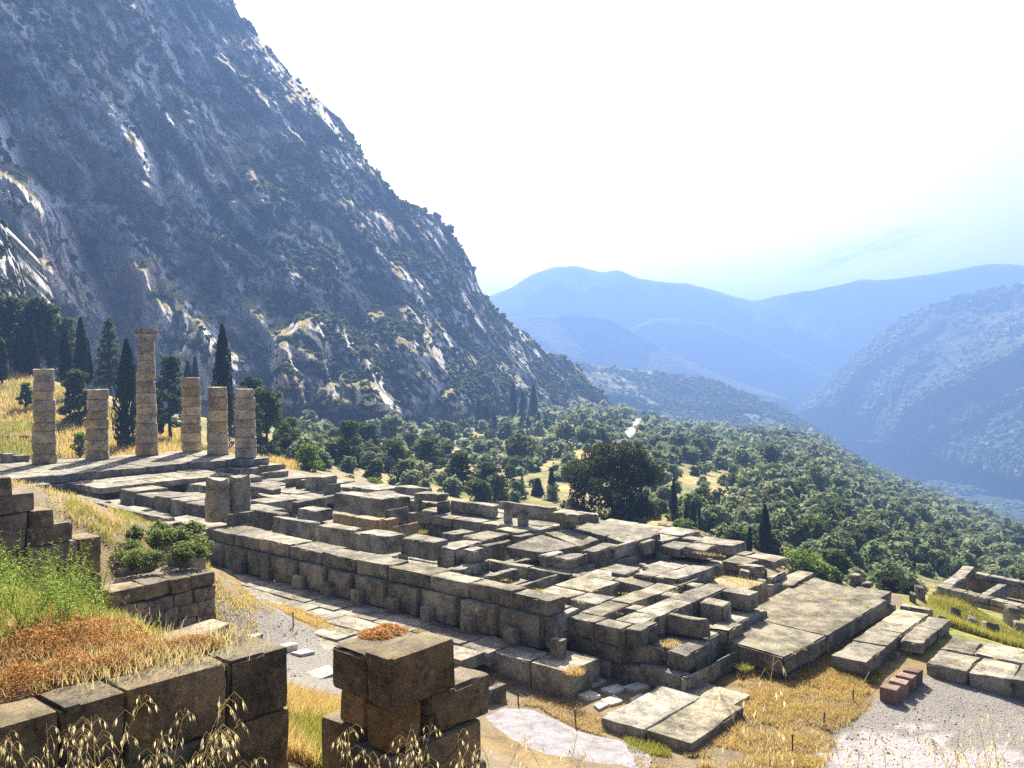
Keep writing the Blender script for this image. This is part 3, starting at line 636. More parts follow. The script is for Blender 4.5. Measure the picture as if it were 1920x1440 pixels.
# weathered upright fragment of a column on the corner of the north wall
FR = root('column_fragment', tuple(onz(422, 974, -.3)), 'weathered upright lump of a broken column standing on the north wall', 'column fragment')
def lump(name, x, y, z0, rx, ry, h, seed, mat, parent, taper=.85, nseg=22, nh=12, amp=.16):
    a = np.linspace(0, 2*np.pi, nseg, endpoint=False); k = np.linspace(0, 1, nh)
    A, K = np.meshgrid(a, k, indexing='ij')
    rad = (1-(1-taper)*K)*np.where(K > .93, .86, 1)
    P = np.stack([np.cos(A)*rx*rad, np.sin(A)*ry*rad, K*h], -1)
    n = fbm(P*2.2+seed*9, 4, seed)-.5; fl = -np.abs(np.sin(A*8))*.04
    P[..., :2] *= (1+amp*2*n+fl)[..., None]; P[..., 2] += (K > .8)*n*.5
    v = P.reshape(-1, 3); i = np.arange(nseg); F = []
    for j in range(nh-1): F.append(np.stack([i*nh+j, ((i+1) % nseg)*nh+j, ((i+1) % nseg)*nh+j+1, i*nh+j+1], 1))
    F = [tuple(q) for q in np.concatenate(F)]+[tuple(i*nh+nh-1), tuple((i*nh)[::-1])]
    b = np.array(parent.location) if parent else 0
    return put(name, mesh(name, v, F, mat, True, 50), parent, np.array([x, y, z0])-b)
q = onz(408, 975, -.3); lump('fluted_stump', q[0], q[1], -.32, .62, .62, 2.15, 3, M_DRUM, FR, .92)
q = onz(446, 972, -.3); lump('fluted_stump', q[0]-.3, q[1]+.3, -.32, .50, .55, 2.1, 5, M_STONE, FR, 1.05)
stone(LR((425, 964), (476, 958), .25), -.32, None, FR, name='fallen_block')

# ------------------------------------------------------------------ columns
def column(x, y, top_px, ndrum, label, capital=False, seed=1, spread=1.0):
    base = np.array([x, y, .0]); d = depth(base)
    bx = pj = 720-F_PX*((base-CAM)@UP)/d
    H = (bx-top_px)/F_PX*d
    R0 = .90; taper = .022
    c = root('column', (x, y, 0), label, 'column', 'standing temple columns')
    hd = H-(.95 if capital else 0)
    rg = np.random.default_rng(seed); cuts = np.linspace(0, hd, ndrum+1); cuts[1:-1] += rg.uniform(-.12, .12, ndrum-1)
    for i in range(ndrum):
        z0, z1 = cuts[i], cuts[i+1]; ns, nh = 40, 9
        a = np.linspace(0, 2*np.pi, ns, endpoint=False); k = np.array([0, .05, .18, .35, .5, .65, .82, .95, 1.0])
        A, K = np.meshgrid(a, k, indexing='ij')
        rr = (R0-taper*(z0+(z1-z0)*K))*(1+rg.uniform(-.045, .03))
        edge = np.where((K < .02) | (K > .98), np.where(K < .5, .90, .915), 1.0)
        P = np.stack([np.cos(A)*rr*edge, np.sin(A)*rr*edge, z0+(z1-z0)*K], -1)
        nn = fbm(P*1.7+seed*11+i*3.7, 4, 70)-.5
        er = np.clip(fbm(P*np.array([1.1, 1.1, 1.6])+seed*5+i, 3, 71)-.52, 0, 1)
        fl = -np.abs(np.sin(A*10))*.028*np.clip(fbm(P*.9+seed, 2, 72)*2.2-.5, 0, 1)
        P[..., :2] *= (1+nn*.13-er*.75*(np.abs(K-.5)*2.0+.25)+fl)[..., None]
        P[..., :2] += rg.normal(0, .025, 2)
        P[..., 2] += np.where(K > .9, nn*(.12 if i == ndrum-1 else .03), 0)
        v = P.reshape(-1, 3); ii = np.arange(ns); F = []
        for j in range(nh-1): F.append(np.stack([ii*nh+j, ((ii+1) % ns)*nh+j, ((ii+1) % ns)*nh+j+1, ii*nh+j+1], 1))
        F = [tuple(qq) for qq in np.concatenate(F)]+[tuple(ii*nh+nh-1), tuple((ii*nh)[::-1])]
        put('drum', mesh('drum', v-np.array([0, 0, z0]), F, M_DRUM, True, 42), c, (0, 0, z0+.004))
    if capital:
        ns = 40; k = np.array([(0, .68), (.1, .70), (.35, .82), (.5, .90), (.56, .90)]); a = np.linspace(0, 2*np.pi, ns, endpoint=False)
        P = np.stack([np.stack([np.cos(a)*r*(1+.05*(vnoise(np.stack([np.cos(a)*3, np.sin(a)*3, a*0+z*4], -1), 9)-.5)), np.sin(a)*r, a*0+z], -1) for z, r in k], 1)
        v = P.reshape(-1, 3); nh = len(k); ii = np.arange(ns); F = []
        for j in range(nh-1): F.append(np.stack([ii*nh+j, ((ii+1) % ns)*nh+j, ((ii+1) % ns)*nh+j+1, ii*nh+j+1], 1))
        F = [tuple(qq) for qq in np.concatenate(F)]+[tuple(ii*nh+nh-1), tuple((ii*nh)[::-1])]
        cap = put('capital', mesh('capital', v, F, M_DRUM, True, 42), c, (0, 0, hd))
        vv, ff, cc_ = hexa(rect(-.70, .70, -.70, .70, .93), .565, chip=.14, rough=.04)
        put('abacus', mesh('abacus', vv, ff, M_DRUM, True, 38), cap, cc_)
    return c
column(0, -12.3, 692, 9, 'tall broken column without capital, leftmost of the six', seed=2)
column(0, -8.2, 730, 7, 'short dark-topped column between the leftmost column and the tallest one', seed=3)
column(0, -4.1, 618, 11, 'tallest column of the ruin, still carrying its capital', True, seed=4)
column(0, 0, 708, 8, 'heavily eroded column just beside the tallest column', seed=5)
column(4.1, 0, 726, 6, 'smoother short column between the eroded column and the rightmost one', seed=6)
column(8.2, 0, 729, 7, 'short column at the right end of the six', seed=7)

# ------------------------------------------------------------------ paving along the north wall and at the west steps
PAVE = put('paving', None, None, (42, -20.5, -1.8), kind='structure')
rg = np.random.default_rng(5)
y = -19.0; k = 0
while y > -24.3:
    h = rg.uniform(.95, 1.5); x = 29.5+rg.uniform(0, 1)
    xm = 52.0-max(0, -20.6-y)*1.9
    while x < xm:
        w = rg.uniform(1.2, 2.6)
        if k < 3 or rg.random() < .85:
            stone(rect(x+.015, min(x+w, xm+.4)-.015, y-h+.015, y-.015, -1.80+rg.uniform(-.012, .012)-.02*k), -2.2, None, PAVE, name='flagstone', seg=.7, chip=.02, rough=.015, bev=.04, skew=.03)
        x += w
    y -= h; k += 1
y = 0
for px, py, w, h in [(1112, 1275, 46, 16), (1150, 1290, 50, 18), (1195, 1286, 52, 17), (1105, 1302, 42, 16), (1150, 1312, 46, 18), (1200, 1308, 48, 17), (1235, 1300, 40, 16), (1160, 1337, 48, 20), (1128, 1322, 30, 13), (1213, 1326, 44, 14), (1250, 1288, 40, 14)]:
    a = rg.normal(0, 3, 8); z = -2.585
    stone([onz(px-w/2+a[0], py+a[1]*.3, z), onz(px-w*.05+a[2], py+h/2+a[3]*.3, z), onz(px+w/2+a[4], py+a[5]*.3, z), onz(px+a[6], py-h/2+a[7]*.3, z)], -2.8, M_PALE, PAVE, name='pale_flagstone', chip=.02, rough=.01, bev=.03, skew=0)
for i, (px, py, w, h, lab) in enumerate([(605, 1260, 66, 28, 'largest white slab lying on the gravel'), (568, 1222, 48, 12, 'white slab on gravel in the middle of the row of slabs'), (540, 1208, 40, 11, 'thin pale slab on gravel next to the wall end'), (479, 1190, 30, 8, 'smallest white slab on the gravel, farthest from the ashlar stack')]):
    p0 = onz(px, py, -1.85); z = float(gz(p0[0], p0[1]))+.10
    stone([onz(px-w/2, py+1, z), onz(px-w*.1, py+h/2, z), onz(px+w/2, py-2, z), onz(px+w*.12, py-h/2, z)], z-.22, M_PALE, None, name='white_slab', chip=.03, rough=.01, bev=.03, label=lab, cat='stone slab', group='white slabs on the gravel')

# ------------------------------------------------------------------ foreground terrace walls
def wall_course(parent, x, th, ys, z1, z0, mat=M_WALL, names='ashlar_block', **kw):
    for a, b in zip(ys[:-1], ys[1:]):
        stone(rect(x-th, x, a+.008, b-.008, z1+RNG.normal(0, .008)), z0+.006, mat, parent, name=names, seg=.16, rough=kw.get('rough', .018), chip=kw.get('chip', .035), bev=.035, skew=.008)
ZT = 4.2
a0, a1, a2, a3 = [onz(x, y, ZT) for x, y in ((0, 1366), (230, 1292), (426, 1240), (548, 1212))]
XW = float(np.mean([a1[0], a2[0], a3[0]]))
W1 = root('terrace_wall', (XW, a2[1], 2.0), 'near ashlar wall of large dark blocks topped with orange stonecrop', 'stone wall')
ystep = [a1[1]-1.9, a1[1]-.62, a1[1], a2[1], a3[1]]
wall_course(W1, XW, .62, ystep, ZT, ZT-.72)
wall_course(W1, XW+.01, .7, [a1[1]-2.2, a1[1]-1.0, a1[1]-.1, a2[1]-.28, a3[1]+.03], ZT-.72, ZT-1.42)
wall_course(W1, XW-.03, .7, [a1[1]-2.2, a1[1]-.6, a1[1]+.55, a2[1]+.05, a3[1]-.08], ZT-1.42, ZT-2.1)
wall_course(W1, XW-.70, .55, [a1[1]-1.9, a1[1]-.3, a1[1]+.7, a2[1]+.35], ZT-.05, ZT-.72)
stone([at(292, 1192, 11.6), at(330, 1212, 11.0), at(432, 1170, 11.9), at(400, 1160, 12.4)], 3.3, M_WALL, W1, name='kerb_stone', seg=.2, chip=.04)
stone([at(163, 1172, 11.8), at(240, 1212, 10.9), at(262, 1205, 11.0), at(196, 1163, 12.2)], 3.3, M_WALL, W1, name='kerb_stone', seg=.2, chip=.04)
# free-standing stack of ashlars in the middle foreground
q1 = onz(727, 1235, 4.25); q2 = onz(859, 1199, 4.25); ql = onz(689, 1214, 4.25)
xs_, y0_, y1_ = float((q1[0]+q2[0])/2), float(q1[1]), float(q2[1]); tk = float(q1[0]-ql[0])
W2 = root('ashlar_stack', (xs_, y0_, 1.6), 'stack of big squared blocks on an ochre stone in the middle foreground', 'stone stack')
stone(rect(xs_-tk, xs_, y0_, y1_, 4.25), 3.70, M_WALL, W2, name='ashlar_block', seg=.12, rough=.02, chip=.05, bev=.04)
stone(rect(xs_-tk-.60, xs_-tk-.02, y0_+.02, y1_-.12, 4.2), 3.72, M_WALL, W2, name='ashlar_block', seg=.12, rough=.04, chip=.07, bev=.04)
stone(rect(xs_-tk-.45, xs_-tk-.06, y0_+.06, y0_+.5, 3.71), 3.36, M_OCHRE, W2, name='ochre_block', seg=.12, rough=.03, chip=.06)
stone(rect(xs_-.45, xs_-.05, y0_+.02, y0_+.50, 3.69), 3.22, M_OCHRE, W2, name='ochre_block', seg=.10, rough=.035, chip=.08)
stone(rect(xs_-.5, xs_-.02, y0_+.62, y1_+.62, 3.69), 3.22, M_WALL, W2, name='ashlar_block', seg=.12, chip=.05)
stone(rect(xs_-.55, xs_+.02, y0_+.36, y1_+.45, 3.21), 2.74, M_WALL, W2, name='ashlar_block', seg=.12)
stone(rect(xs_-.6, xs_+.03, y0_-.08, y0_+.34, 3.21), 2.74, M_WALL, W2, name='ashlar_block', seg=.12)
stone(rect(xs_-.8, xs_+.06, y0_-.05, y1_+.5, 2.73), 1.6, M_WALL, W2, name='ashlar_block', seg=.2)
stone(rect(xs_-1.2, xs_-.62, y0_+.05, y1_-.2, 3.35), 1.8, M_WALL, W2, name='ashlar_block', seg=.2)
# stepped wall at the left and the low rubble wall beside it
pa = at(137, 980, 20.0); XA = pa[0]
W3 = root('stepped_wall', (XA, pa[1], 2.2), 'tall stepped ashlar wall descending at the left edge', 'stone wall')
def yat(px, py, X):
    r = rays(px, py); q = CAM+(X-CAM[0])/r[0]*r; return q
for k, (pr, py) in enumerate([(22, 893), (66, 922), (102, 953), (137, 978), (189, 1006), (189, 1040), (189, 1076), (186, 1112), (186, 1146), (186, 1180)]):
    q = yat(pr, py, XA); z1 = q[2]; qn = yat(pr, py+35, XA); ysr = list(np.arange(q[1], q[1]-7, -1.05-.2*(k % 3)))[::-1]
    ysr = sorted(set([q[1]]+[q[1]-.55-.45*(k % 2)-i*1.05 for i in range(6)]))
    wall_course(W3, XA+.02*k*.5, .75, ysr, z1, qn[2]-.01, M_WALL, rough=.03, chip=.045)
pb = at(300, 1075, 24.0); XB = pb[0]
W4 = root('rubble_wall', (XB, pb[1], -.2), 'low rubble wall of small courses with green shrubs growing on top', 'stone wall')
for k, y in enumerate([1072, 1098, 1122, 1147, 1170]):
    ql_ = yat(206+6*k, y+8, XB); qr_ = yat(404+2*(k % 2), y, XB); z1 = qr_[2]; z0 = yat(404, y+25, XB)[2]
    n = [4, 4, 5, 4, 5][k]; cuts = np.linspace(ql_[1], qr_[1], n+1); cuts[1:-1] += RNG.uniform(-.2, .2, n-1)
    wall_course(W4, XB+.01*k, .8, cuts, z1, z0-.012, M_WALL, 'rubble_stone', rough=.05, chip=.08)
    stone(rect(XB-2.6, XB-.85, cuts[0]-.2, cuts[-1]-.1, z1-.03), z0, M_WALL, W4, name='rubble_stone', seg=.5, rough=.06)
for i, (px, py, d, w, h, lab) in enumerate([(270, 1003, 29, 1.4, .9, 'rounded boulder beside the broken end of the north wall'), (215, 1020, 27.5, 1.1, .55, 'flat lichen-grey rock among the weeds above the rubble wall'), (240, 1058, 25.6, 1.0, .55, 'grey rock half covered by the green shrubs'), (352, 1040, 26.5, .8, .5, 'small rock at the right end of the shrubs'), (205, 1045, 25.8, .8, .5, 'small pale rock touching the stepped wall'), (290, 982, 31, 1.3, .9, 'dark knobbly rock against the temple corner'), (60, 908, 55, 1.6, .9, 'round dark boulder below the column row')]):
    p0 = at(px, py, d)
    stone([(p0[0]-w*.6, p0[1]-w*.5, p0[2]), (p0[0]+w*.5, p0[1]-w*.55, p0[2]), (p0[0]+w*.6, p0[1]+w*.5, p0[2]), (p0[0]-w*.5, p0[1]+w*.6, p0[2])], p0[2]-h*1.6, M_STONE, None, name='boulder', seg=.2, rough=.16, chip=.22, label=lab, cat='rock', group='loose rocks')

# ------------------------------------------------------------------ right-hand foundations, blocks, stakes
W5 = root('outer_foundation', (61.2, -8.5, -3.3), 'ruined pebbly foundation strip with crumbling ochre rubble beside the great slab', 'stone foundation')
rowsy(60.45, 61.6, -12.35, -5.0, -2.2, -2.75, 4, W5, mat=M_STONE, rough=.04, chip=.07)
rowsy(61.62, 62.4, -9.0, -5.2, -2.25, -2.6, 2, W5, mat=M_STONE, rough=.07, chip=.16, seg=.2)
rg = np.random.default_rng(11)
for z1, z0 in ((-2.62, -2.95), (-2.96, -3.35)):
    y = -11.2
    while y < -5.2:
        w = rg.uniform(.45, .8); x1 = lerp(61.5, 62.35, np.clip((y+11)/3.5, 0, 1))
        stone(rect(x1-.7, x1-.0+rg.uniform(-.08, .08), y+.02, y+w-.02, z1), z0, M_OCHRE, W5, name='rubble_stone', seg=.2, rough=.06, chip=.09); y += w
stone(LR((1690, 1215), (1735, 1195), -2.55), -3.3, M_OCHRE, W5, name='rubble_stone', seg=.2, rough=.08, chip=.12)
stone(LR((1688, 1135), (1750, 1140), -2.4), -3.2, M_STONE, W5, rough=.05, chip=.1)
W6 = root('low_platform', (66, -8.8, -3.2), 'low rough-topped platform of stone blocks at the right edge beside the gravel', 'stone platform')
rows(62.9, 70.5, -10.5, -6.9, -2.4, -3.3, 6, 2, W6, mat=M_STONE, rough=.05, chip=.08, seg=.25)
for px, lab in zip(((1665, 1318), (1682, 1306), (1695, 1295), (1708, 1284)), ('brown tuff cube at the front end of the row of four', 'second brown tuff cube from the front of the row', 'third brown tuff cube from the front of the row', 'brown tuff cube at the far end of the row, by the rubble')):
    p0 = onz(px[0], px[1], -2.9); z = float(gz(p0[0], p0[1])); p0 = onz(px[0], px[1], z); s = .25
    stone(rect(p0[0]-s, p0[0]+s, p0[1]-s+.25, p0[1]+s+.22, z+.43), z-.05, M_TUFF, None, name='tuff_cube', seg=.15, rough=.008, chip=.02, bev=.025, label=lab, cat='stone cube', group='brown stone cubes in a row')
M_IRON = NT('rusty_iron').finish((.085, .06, .045), .8)
def tube(pts, r, ns=6):
    pts = np.asarray(pts, float); n = len(pts); r = np.broadcast_to(r, n)
    tg = np.gradient(pts, axis=0); tg /= np.maximum(np.linalg.norm(tg, axis=1), 1e-9)[:, None]
    ref = np.where(np.abs(tg[:, 2:3]) > .9, np.array([[1., 0, 0]]), np.array([[0, 0, 1.]]))
    u = np.cross(tg, ref); u /= np.linalg.norm(u, axis=1)[:, None]; w = np.cross(tg, u)
    a = np.linspace(0, 2*np.pi, ns, endpoint=False)
    P = pts[:, None]+(np.cos(a)[None, :, None]*u[:, None]+np.sin(a)[None, :, None]*w[:, None])*r[:, None, None]
    i, j = np.meshgrid(np.arange(n-1), np.arange(ns), indexing='ij')
    F = np.stack([i*ns+j, i*ns+(j+1) % ns, (i+1)*ns+(j+1) % ns, (i+1)*ns+j], -1).reshape(-1, 4)
    return P.reshape(-1, 3), F
stk = []
for px, pt, pb_, z, lab in [(1633, 1250, 1276, -2.75, 'rusty stake by the corner of the pebbly foundation'), (1600, 1293, 1318, -2.8, 'rusty stake on the dry grass just left of the brown cubes'), (1544, 1335, 1360, -2.7, 'rusty stake at the middle of the barrier line in the dry grass'), (1486, 1376, 1410, -2.65, 'rusty stake nearest the bottom edge in the dry grass'), (1080, 1329, 1362, -2.62, 'rusty stake between the puddle and the pale flagstones'), (972, 1296, 1321, -2.62, 'rusty stake behind the puddle near the ashlar stack'), (443, 1117, 1137, -1.95, 'thin stake at the gravel edge next to the rubble wall'), (550, 1148, 1173, -1.9, 'thin stake at the gravel edge left of the ashlar stack')]:
    p0 = onz(px, pb_, z); z = float(gz(p0[0], p0[1])); p0 = onz(px, pb_, z); h = (pb_-pt)/F_PX*depth(p0)
    ln = RNG.normal(0, .03, 2)
    v, f = tube([(0, 0, -.1), (ln[0]*.5, ln[1]*.5, h*.5), (ln[0], ln[1], h), (ln[0], ln[1], h+.005)], [.022, .022, .021, .004], 8)
    v2, f2 = tube([(ln[0]+.035*math.cos(q_), ln[1]+.035*math.sin(q_), h-.04) for q_ in np.linspace(0, 6.3, 9)], .007, 5)
    r_ = root('barrier_stake', tuple(p0), lab, 'stake', 'barrier stakes')
    put('rod', mesh('rod', v, f, M_IRON, True), r_); put('ring', mesh('ring', v2, f2, M_IRON, True), r_)
    stk.append((p0[0]+ln[0], p0[1]+ln[1], p0[2]+h-.06))
M_ROPE = NT('grey_rope').finish((.33, .31, .28), .9)
for a, b, lab in ((0, 1, 'thin rope between the foundation stake and the stake by the cubes'), (1, 2, 'thin rope between the stake by the cubes and the middle stake'), (2, 3, 'thin rope running down to the lowest stake in the grass'), (4, 5, 'thin rope between the two stakes behind the puddle')):
    A_, B_ = np.array(stk[a]), np.array(stk[b]); s = np.linspace(0, 1, 14)[:, None]
    P = lerp(A_, B_, s); P[:, 2] -= .12*np.sin(np.pi*s[:, 0])
    v, f = tube(P, .006, 5); put('barrier_rope', mesh('barrier_rope', v, f, M_ROPE, True), label=lab, cat='rope', group='barrier ropes')
# puddle in front of the stack, its white sun glare painted into the mud colour
t = NT('mud_painted_glare'); p = t.pos()
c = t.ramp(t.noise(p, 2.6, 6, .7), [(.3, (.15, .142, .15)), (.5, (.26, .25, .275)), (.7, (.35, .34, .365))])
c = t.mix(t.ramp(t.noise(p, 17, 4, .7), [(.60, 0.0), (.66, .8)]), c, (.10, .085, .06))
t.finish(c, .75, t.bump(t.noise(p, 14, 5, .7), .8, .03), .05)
pp = [(905, 1345), (945, 1327), (1000, 1330), (1040, 1350), (1085, 1372), (1140, 1385), (1200, 1402), (1230, 1430), (1210, 1470), (1050, 1480), (900, 1470), (888, 1420), (900, 1380)]
P = np.array([onz(x, y, -2.575) for x, y in pp]); c = P.mean(0)
P2 = []
for i in range(len(P)):
    for s in np.linspace(0, 1, 6)[:-1]:
        q = lerp(P[i], P[(i+1) % len(P)], s); k = (fbm(q[None]*2.1, 3, 91)[0]-.5)*.5; P2.append(q+(q-c)*k*np.array([1, 1, 0])*.5)
put('puddle', mesh('puddle', np.array(P2), [tuple(range(len(P2)))], t.m), kind='structure')

# ------------------------------------------------------------------ roofless treasury at the right edge
TR = root('treasury_ruin', tuple(at(1830, 1150, 60)), 'roofless small ochre stone building with gabled wall tops at the right edge', 'building ruin')
def wallseg(p0, p1, th, z0, name, mat, n, cap=True, inward=1):
    p0 = np.array(p0, float); p1 = np.array(p1, float); d = (p1-p0)[:2]; d /= np.linalg.norm(d); nn = np.array([-d[1], d[0]])*inward
    L = np.linalg.norm((p1-p0)[:2])
    for i in range(n):
        a, b = lerp(p0, p1, i/n), lerp(p0, p1, (i+1)/n)
        e = d*.015
        tp = [(a[0]+e[0], a[1]+e[1], a[2]), (b[0]-e[0], b[1]-e[1], b[2]), (b[0]-e[0]+nn[0]*th, b[1]-e[1]+nn[1]*th, b[2]), (a[0]+e[0]+nn[0]*th, a[1]+e[1]+nn[1]*th, a[2])]
        if inward < 0: tp = [tp[3], tp[2], tp[1], tp[0]]
        stone(tp, z0, mat, TR, name=name, seg=.35, rough=.03, chip=.06)
Z0 = -12.0
A_ = at(1756, 1099, 58.0); B_ = at(1806, 1066, 66.0); C_ = at(1965, 1150, 52.0); D_ = at(2040, 1112, 60.0)
# top courses (cornice) and lower walls
def lower(p, dz): p = np.array(p, float).copy(); p[2] -= dz; return p
cen = (A_+B_+C_+D_)/4
for p0, p1, n, inw, wm in ((A_, B_, 6, -1, M_OCHRE), (A_, C_, 8, 1, M_OCHRE), (B_, D_, 8, -1, M_OCHRE)):
    q0, q1 = p0+(cen-p0)*.02, p1+(cen-p1)*.02
    wallseg(p0, p1, .75, p0[2]-.42, 'cornice_block', M_STONE, n, inward=inw)
    wallseg(lower(q0, .43), lower(q1, .43), .55, lower(q0, .43)[2]-1.0, 'wall_block', wm, max(3, n-2), inward=inw)
    wallseg(lower(q0, 1.45), lower(q1, 1.45), .55, Z0, 'wall_block', wm, max(3, n-3), inward=inw)
m0 = lerp(A_, C_, .42); m1 = lerp(B_, D_, .42)
wallseg(lower(m0+(m1-m0)*.06, .2), lower(m0+(m1-m0)*.8, .2), .5, Z0, 'cross_wall_block', M_STONE, 4)
# stones lying in the green grass in front of it
for i, (px, py, s, lab) in enumerate([(1724, 1122, .55, 'pale broken stone behind the great slab'), (1712, 1128, .4, 'small pale stone flat on the ground behind the slab'), (1823, 1140, .7, 'squared block leaning in tall grass before the treasury'), (1790, 1165, .6, 'flat grey stone sunk in the green grass'), (1822, 1182, .6, 'round white-topped stone in the green grass'), (1857, 1200, .75, 'dark upright round-topped stone at the front of the grass'), (1897, 1170, .8, 'large tilted stone in the grass at the right edge'), (1910, 1190, .6, 'grey stone below the tilted stone at the right edge'), (1765, 1175, .4, 'small stone at the left of the grass patch')]):
    p0 = onz(px, py, -3.6)
    for _ in range(4): p0 = onz(px, py, float(gz(p0[0], p0[1])))
    w = s*.7; ang = RNG.uniform(0, 3); ca, sa = math.cos(ang)*w*.7, math.sin(ang)*w*.7; z = p0[2]+s
    stone([(p0[0]-ca, p0[1]-sa, z), (p0[0]+sa, p0[1]-ca, z-.1), (p0[0]+ca, p0[1]+sa, z), (p0[0]-sa, p0[1]+ca, z+.1)], p0[2]-.2, M_STONE, None, name='fallen_stone', seg=.18, rough=.09, chip=.16, label=lab, cat='stone', group='fallen stones in the grass')
# dark retaining wall behind the first column and a bench-like group of blocks
W7 = root('retaining_wall', tuple(at(20, 850, 92)), 'dark coursed retaining wall behind the leftmost column', 'stone wall')
for k in range(5):
    for i in range(5):
        p0 = at(-60+i*26, 816+k*9, 92); p1 = at(-60+(i+1)*26-1, 816+k*9, 91.5)
        d = p1-p0; z = p0[2]
        stone([(p0[0], p0[1], z), (p1[0], p1[1], z), (p1[0]-FW[0]*-.8, p1[1]+FW[1]*.8, z), (p0[0]+FW[0]*.8, p0[1]+FW[1]*.8, z)], z-.48, M_STONE, W7, name='coursed_stone', seg=.5)
for px, py, d, lab in ((15, 850, 82, 'pale block at the left edge beside the column row'), (38, 853, 80, 'grey block next to the leftmost column'), (40, 868, 76, 'low block at the foot of the leftmost column')):
    p0 = at(px, py, d); stone(rect(p0[0]-.6, p0[0]+.6, p0[1]-.5, p0[1]+.5, p0[2]), p0[2]-1.2, M_STONE, None, name='squared_block', seg=.3, label=lab, cat='stone block', group='blocks beside the columns')

# ------------------------------------------------------------------ plants: mesh builders
def leaves(c, r, n, size, rg, up=.25, aspect=.55, shell=.55, outward=.6):
    """n leaf quads spread through ellipsoid clumps (centres c, radii r)"""
    c = np.atleast_2d(c); r = np.atleast_2d(r)
    vol = np.prod(r, 1)**(2/3.); k = rg.choice(len(c), n, p=vol/vol.sum())
    d = rg.normal(size=(n, 3)); d /= np.linalg.norm(d, axis=1)[:, None]
    rad = shell+(1-shell)*rg.random(n)**.6
    P = c[k]+d*r[k]*rad[:, None]
    nrm = d*outward+rg.normal(size=(n, 3))*.7; nrm[:, 2] += up; nrm /= np.linalg.norm(nrm, axis=1)[:, None]
    a = np.cross(nrm, rg.normal(size=(n, 3))); a /= np.maximum(np.linalg.norm(a, axis=1), 1e-6)[:, None]; b = np.cross(nrm, a)
    s = size*rg.uniform(.6, 1.4, n)[:, None]
    V_ = np.stack([P-a*s, P-b*s*aspect, P+a*s, P+b*s*aspect], 1).reshape(-1, 3)
    return V_, np.arange(4*n).reshape(-1, 4)
def trunk_v(h, r, rg, lean=.06, ns=7, limbs=4, spread=.5, z0=.35):
    k = np.linspace(0, 1, 6); off = np.cumsum(rg.normal(0, lean, (6, 2)), 0)*h*.25; off[0] = 0
    pts = np.column_stack([off, k*h]); parts = [tube(pts, np.linspace(r, r*.35, 6), ns)]
    for i in range(limbs):
        j = rg.integers(2, 5); a = rg.uniform(0, 6.28); L = h*spread*rg.uniform(.6, 1)
        q = pts[j]; e = q+np.array([math.cos(a)*L, math.sin(a)*L, L*rg.uniform(.3, .8)])
        parts.append(tube([q, lerp(q, e, .5)+np.array([0, 0, .06*L]), e], [r*.45, r*.3, r*.12], 5))
    return merge(parts)
def crown_pine(h, w, seed, n=3800, leaf=.16, low=.22):
    rg = np.random.default_rng(seed); c, r = [], []
    m = 26
    for i in range(m):
        z = low+(1-low)*(i+.5)/m*.93; wid = w*.5*np.interp(z, [0, .3, .6, 1], [.75, 1, .85, .25]); a = i*2.4+rg.uniform(-.5, .5); q = wid*rg.uniform(.25, .85)
        s = w*.5*rg.uniform(.24, .42); c.append((math.cos(a)*q, math.sin(a)*q, z*h)); r.append((s, s, s*rg.uniform(.45, .7)))
    return leaves(c, r, n, leaf, rg, .5)
def crown_oak(h, w, seed, n=14000, leaf=.13):
    rg = np.random.default_rng(seed); c, r = [], []
    for i in range(70):
        a = rg.uniform(0, 6.28); z = rg.uniform(.12, .93); wid = w*.5*np.interp(z, [0, .15, .45, .8, 1], [.75, .95, 1, .72, .3]); q = wid*math.sqrt(rg.uniform(.12, .85))
        s = w*.5*rg.uniform(.12, .26); c.append((math.cos(a)*q, math.sin(a)*q, z*h)); r.append((s, s, s*.8))
    return leaves(c, r, n, leaf, rg, .3)
def crown_cypress(h, w, seed, n=2600, leaf=.16):
    rg = np.random.default_rng(seed); z = rg.random(n)**.85; prof_ = np.interp(z, [0, .05, .2, .45, .7, .88, 1], [.55, .85, 1, .92, .66, .34, .04])
    a = rg.uniform(0, 6.28, n); lob = 1+.20*np.sin(a*3+z*7+seed)+.15*np.sin(a*7-z*19+seed*2)+.10*np.sin(z*41+a*2)
    q = w*.5*prof_*lob*(.45+.55*rg.random(n)**.5)
    P = np.column_stack([np.cos(a)*q, np.sin(a)*q, z*h*.985+.03*h])
    d = np.column_stack([np.cos(a)*.35+rg.normal(0, .2, n), np.sin(a)*.35+rg.normal(0, .2, n), np.ones(n)]); d /= np.linalg.norm(d, axis=1)[:, None]
    b = np.cross(d, np.column_stack([np.cos(a), np.sin(a), np.zeros(n)])+rg.normal(0, .4, (n, 3))); b /= np.linalg.norm(b, axis=1)[:, None]
    s = leaf*rg.uniform(.7, 1.5, n)[:, None]
    return np.stack([P-d*s*1.4, P-b*s*.45, P+d*s*1.7, P+b*s*.45], 1).reshape(-1, 3), np.arange(4*n).reshape(-1, 4)
def crown_fir(h, w, seed, n=3600, leaf=.17):
    rg = np.random.default_rng(seed); c, r = [], []
    for i in range(15):
        z = .10+.86*i/15; L = w*.5*(1-z)**.8+.15
        for j in range(7):
            a = j*.9+i*1.3+rg.uniform(-.2, .2)
            for f_ in (.45, .85): c.append((math.cos(a)*L*f_, math.sin(a)*L*f_, (z-.02*f_+rg.uniform(-.035, .035))*h)); r.append((L*.26+.06, L*.26+.06, .26))
    c.append((0, 0, .96*h)); r.append((.12, .12, .05*h))
    return leaves(c, r, n, leaf, rg, .6)
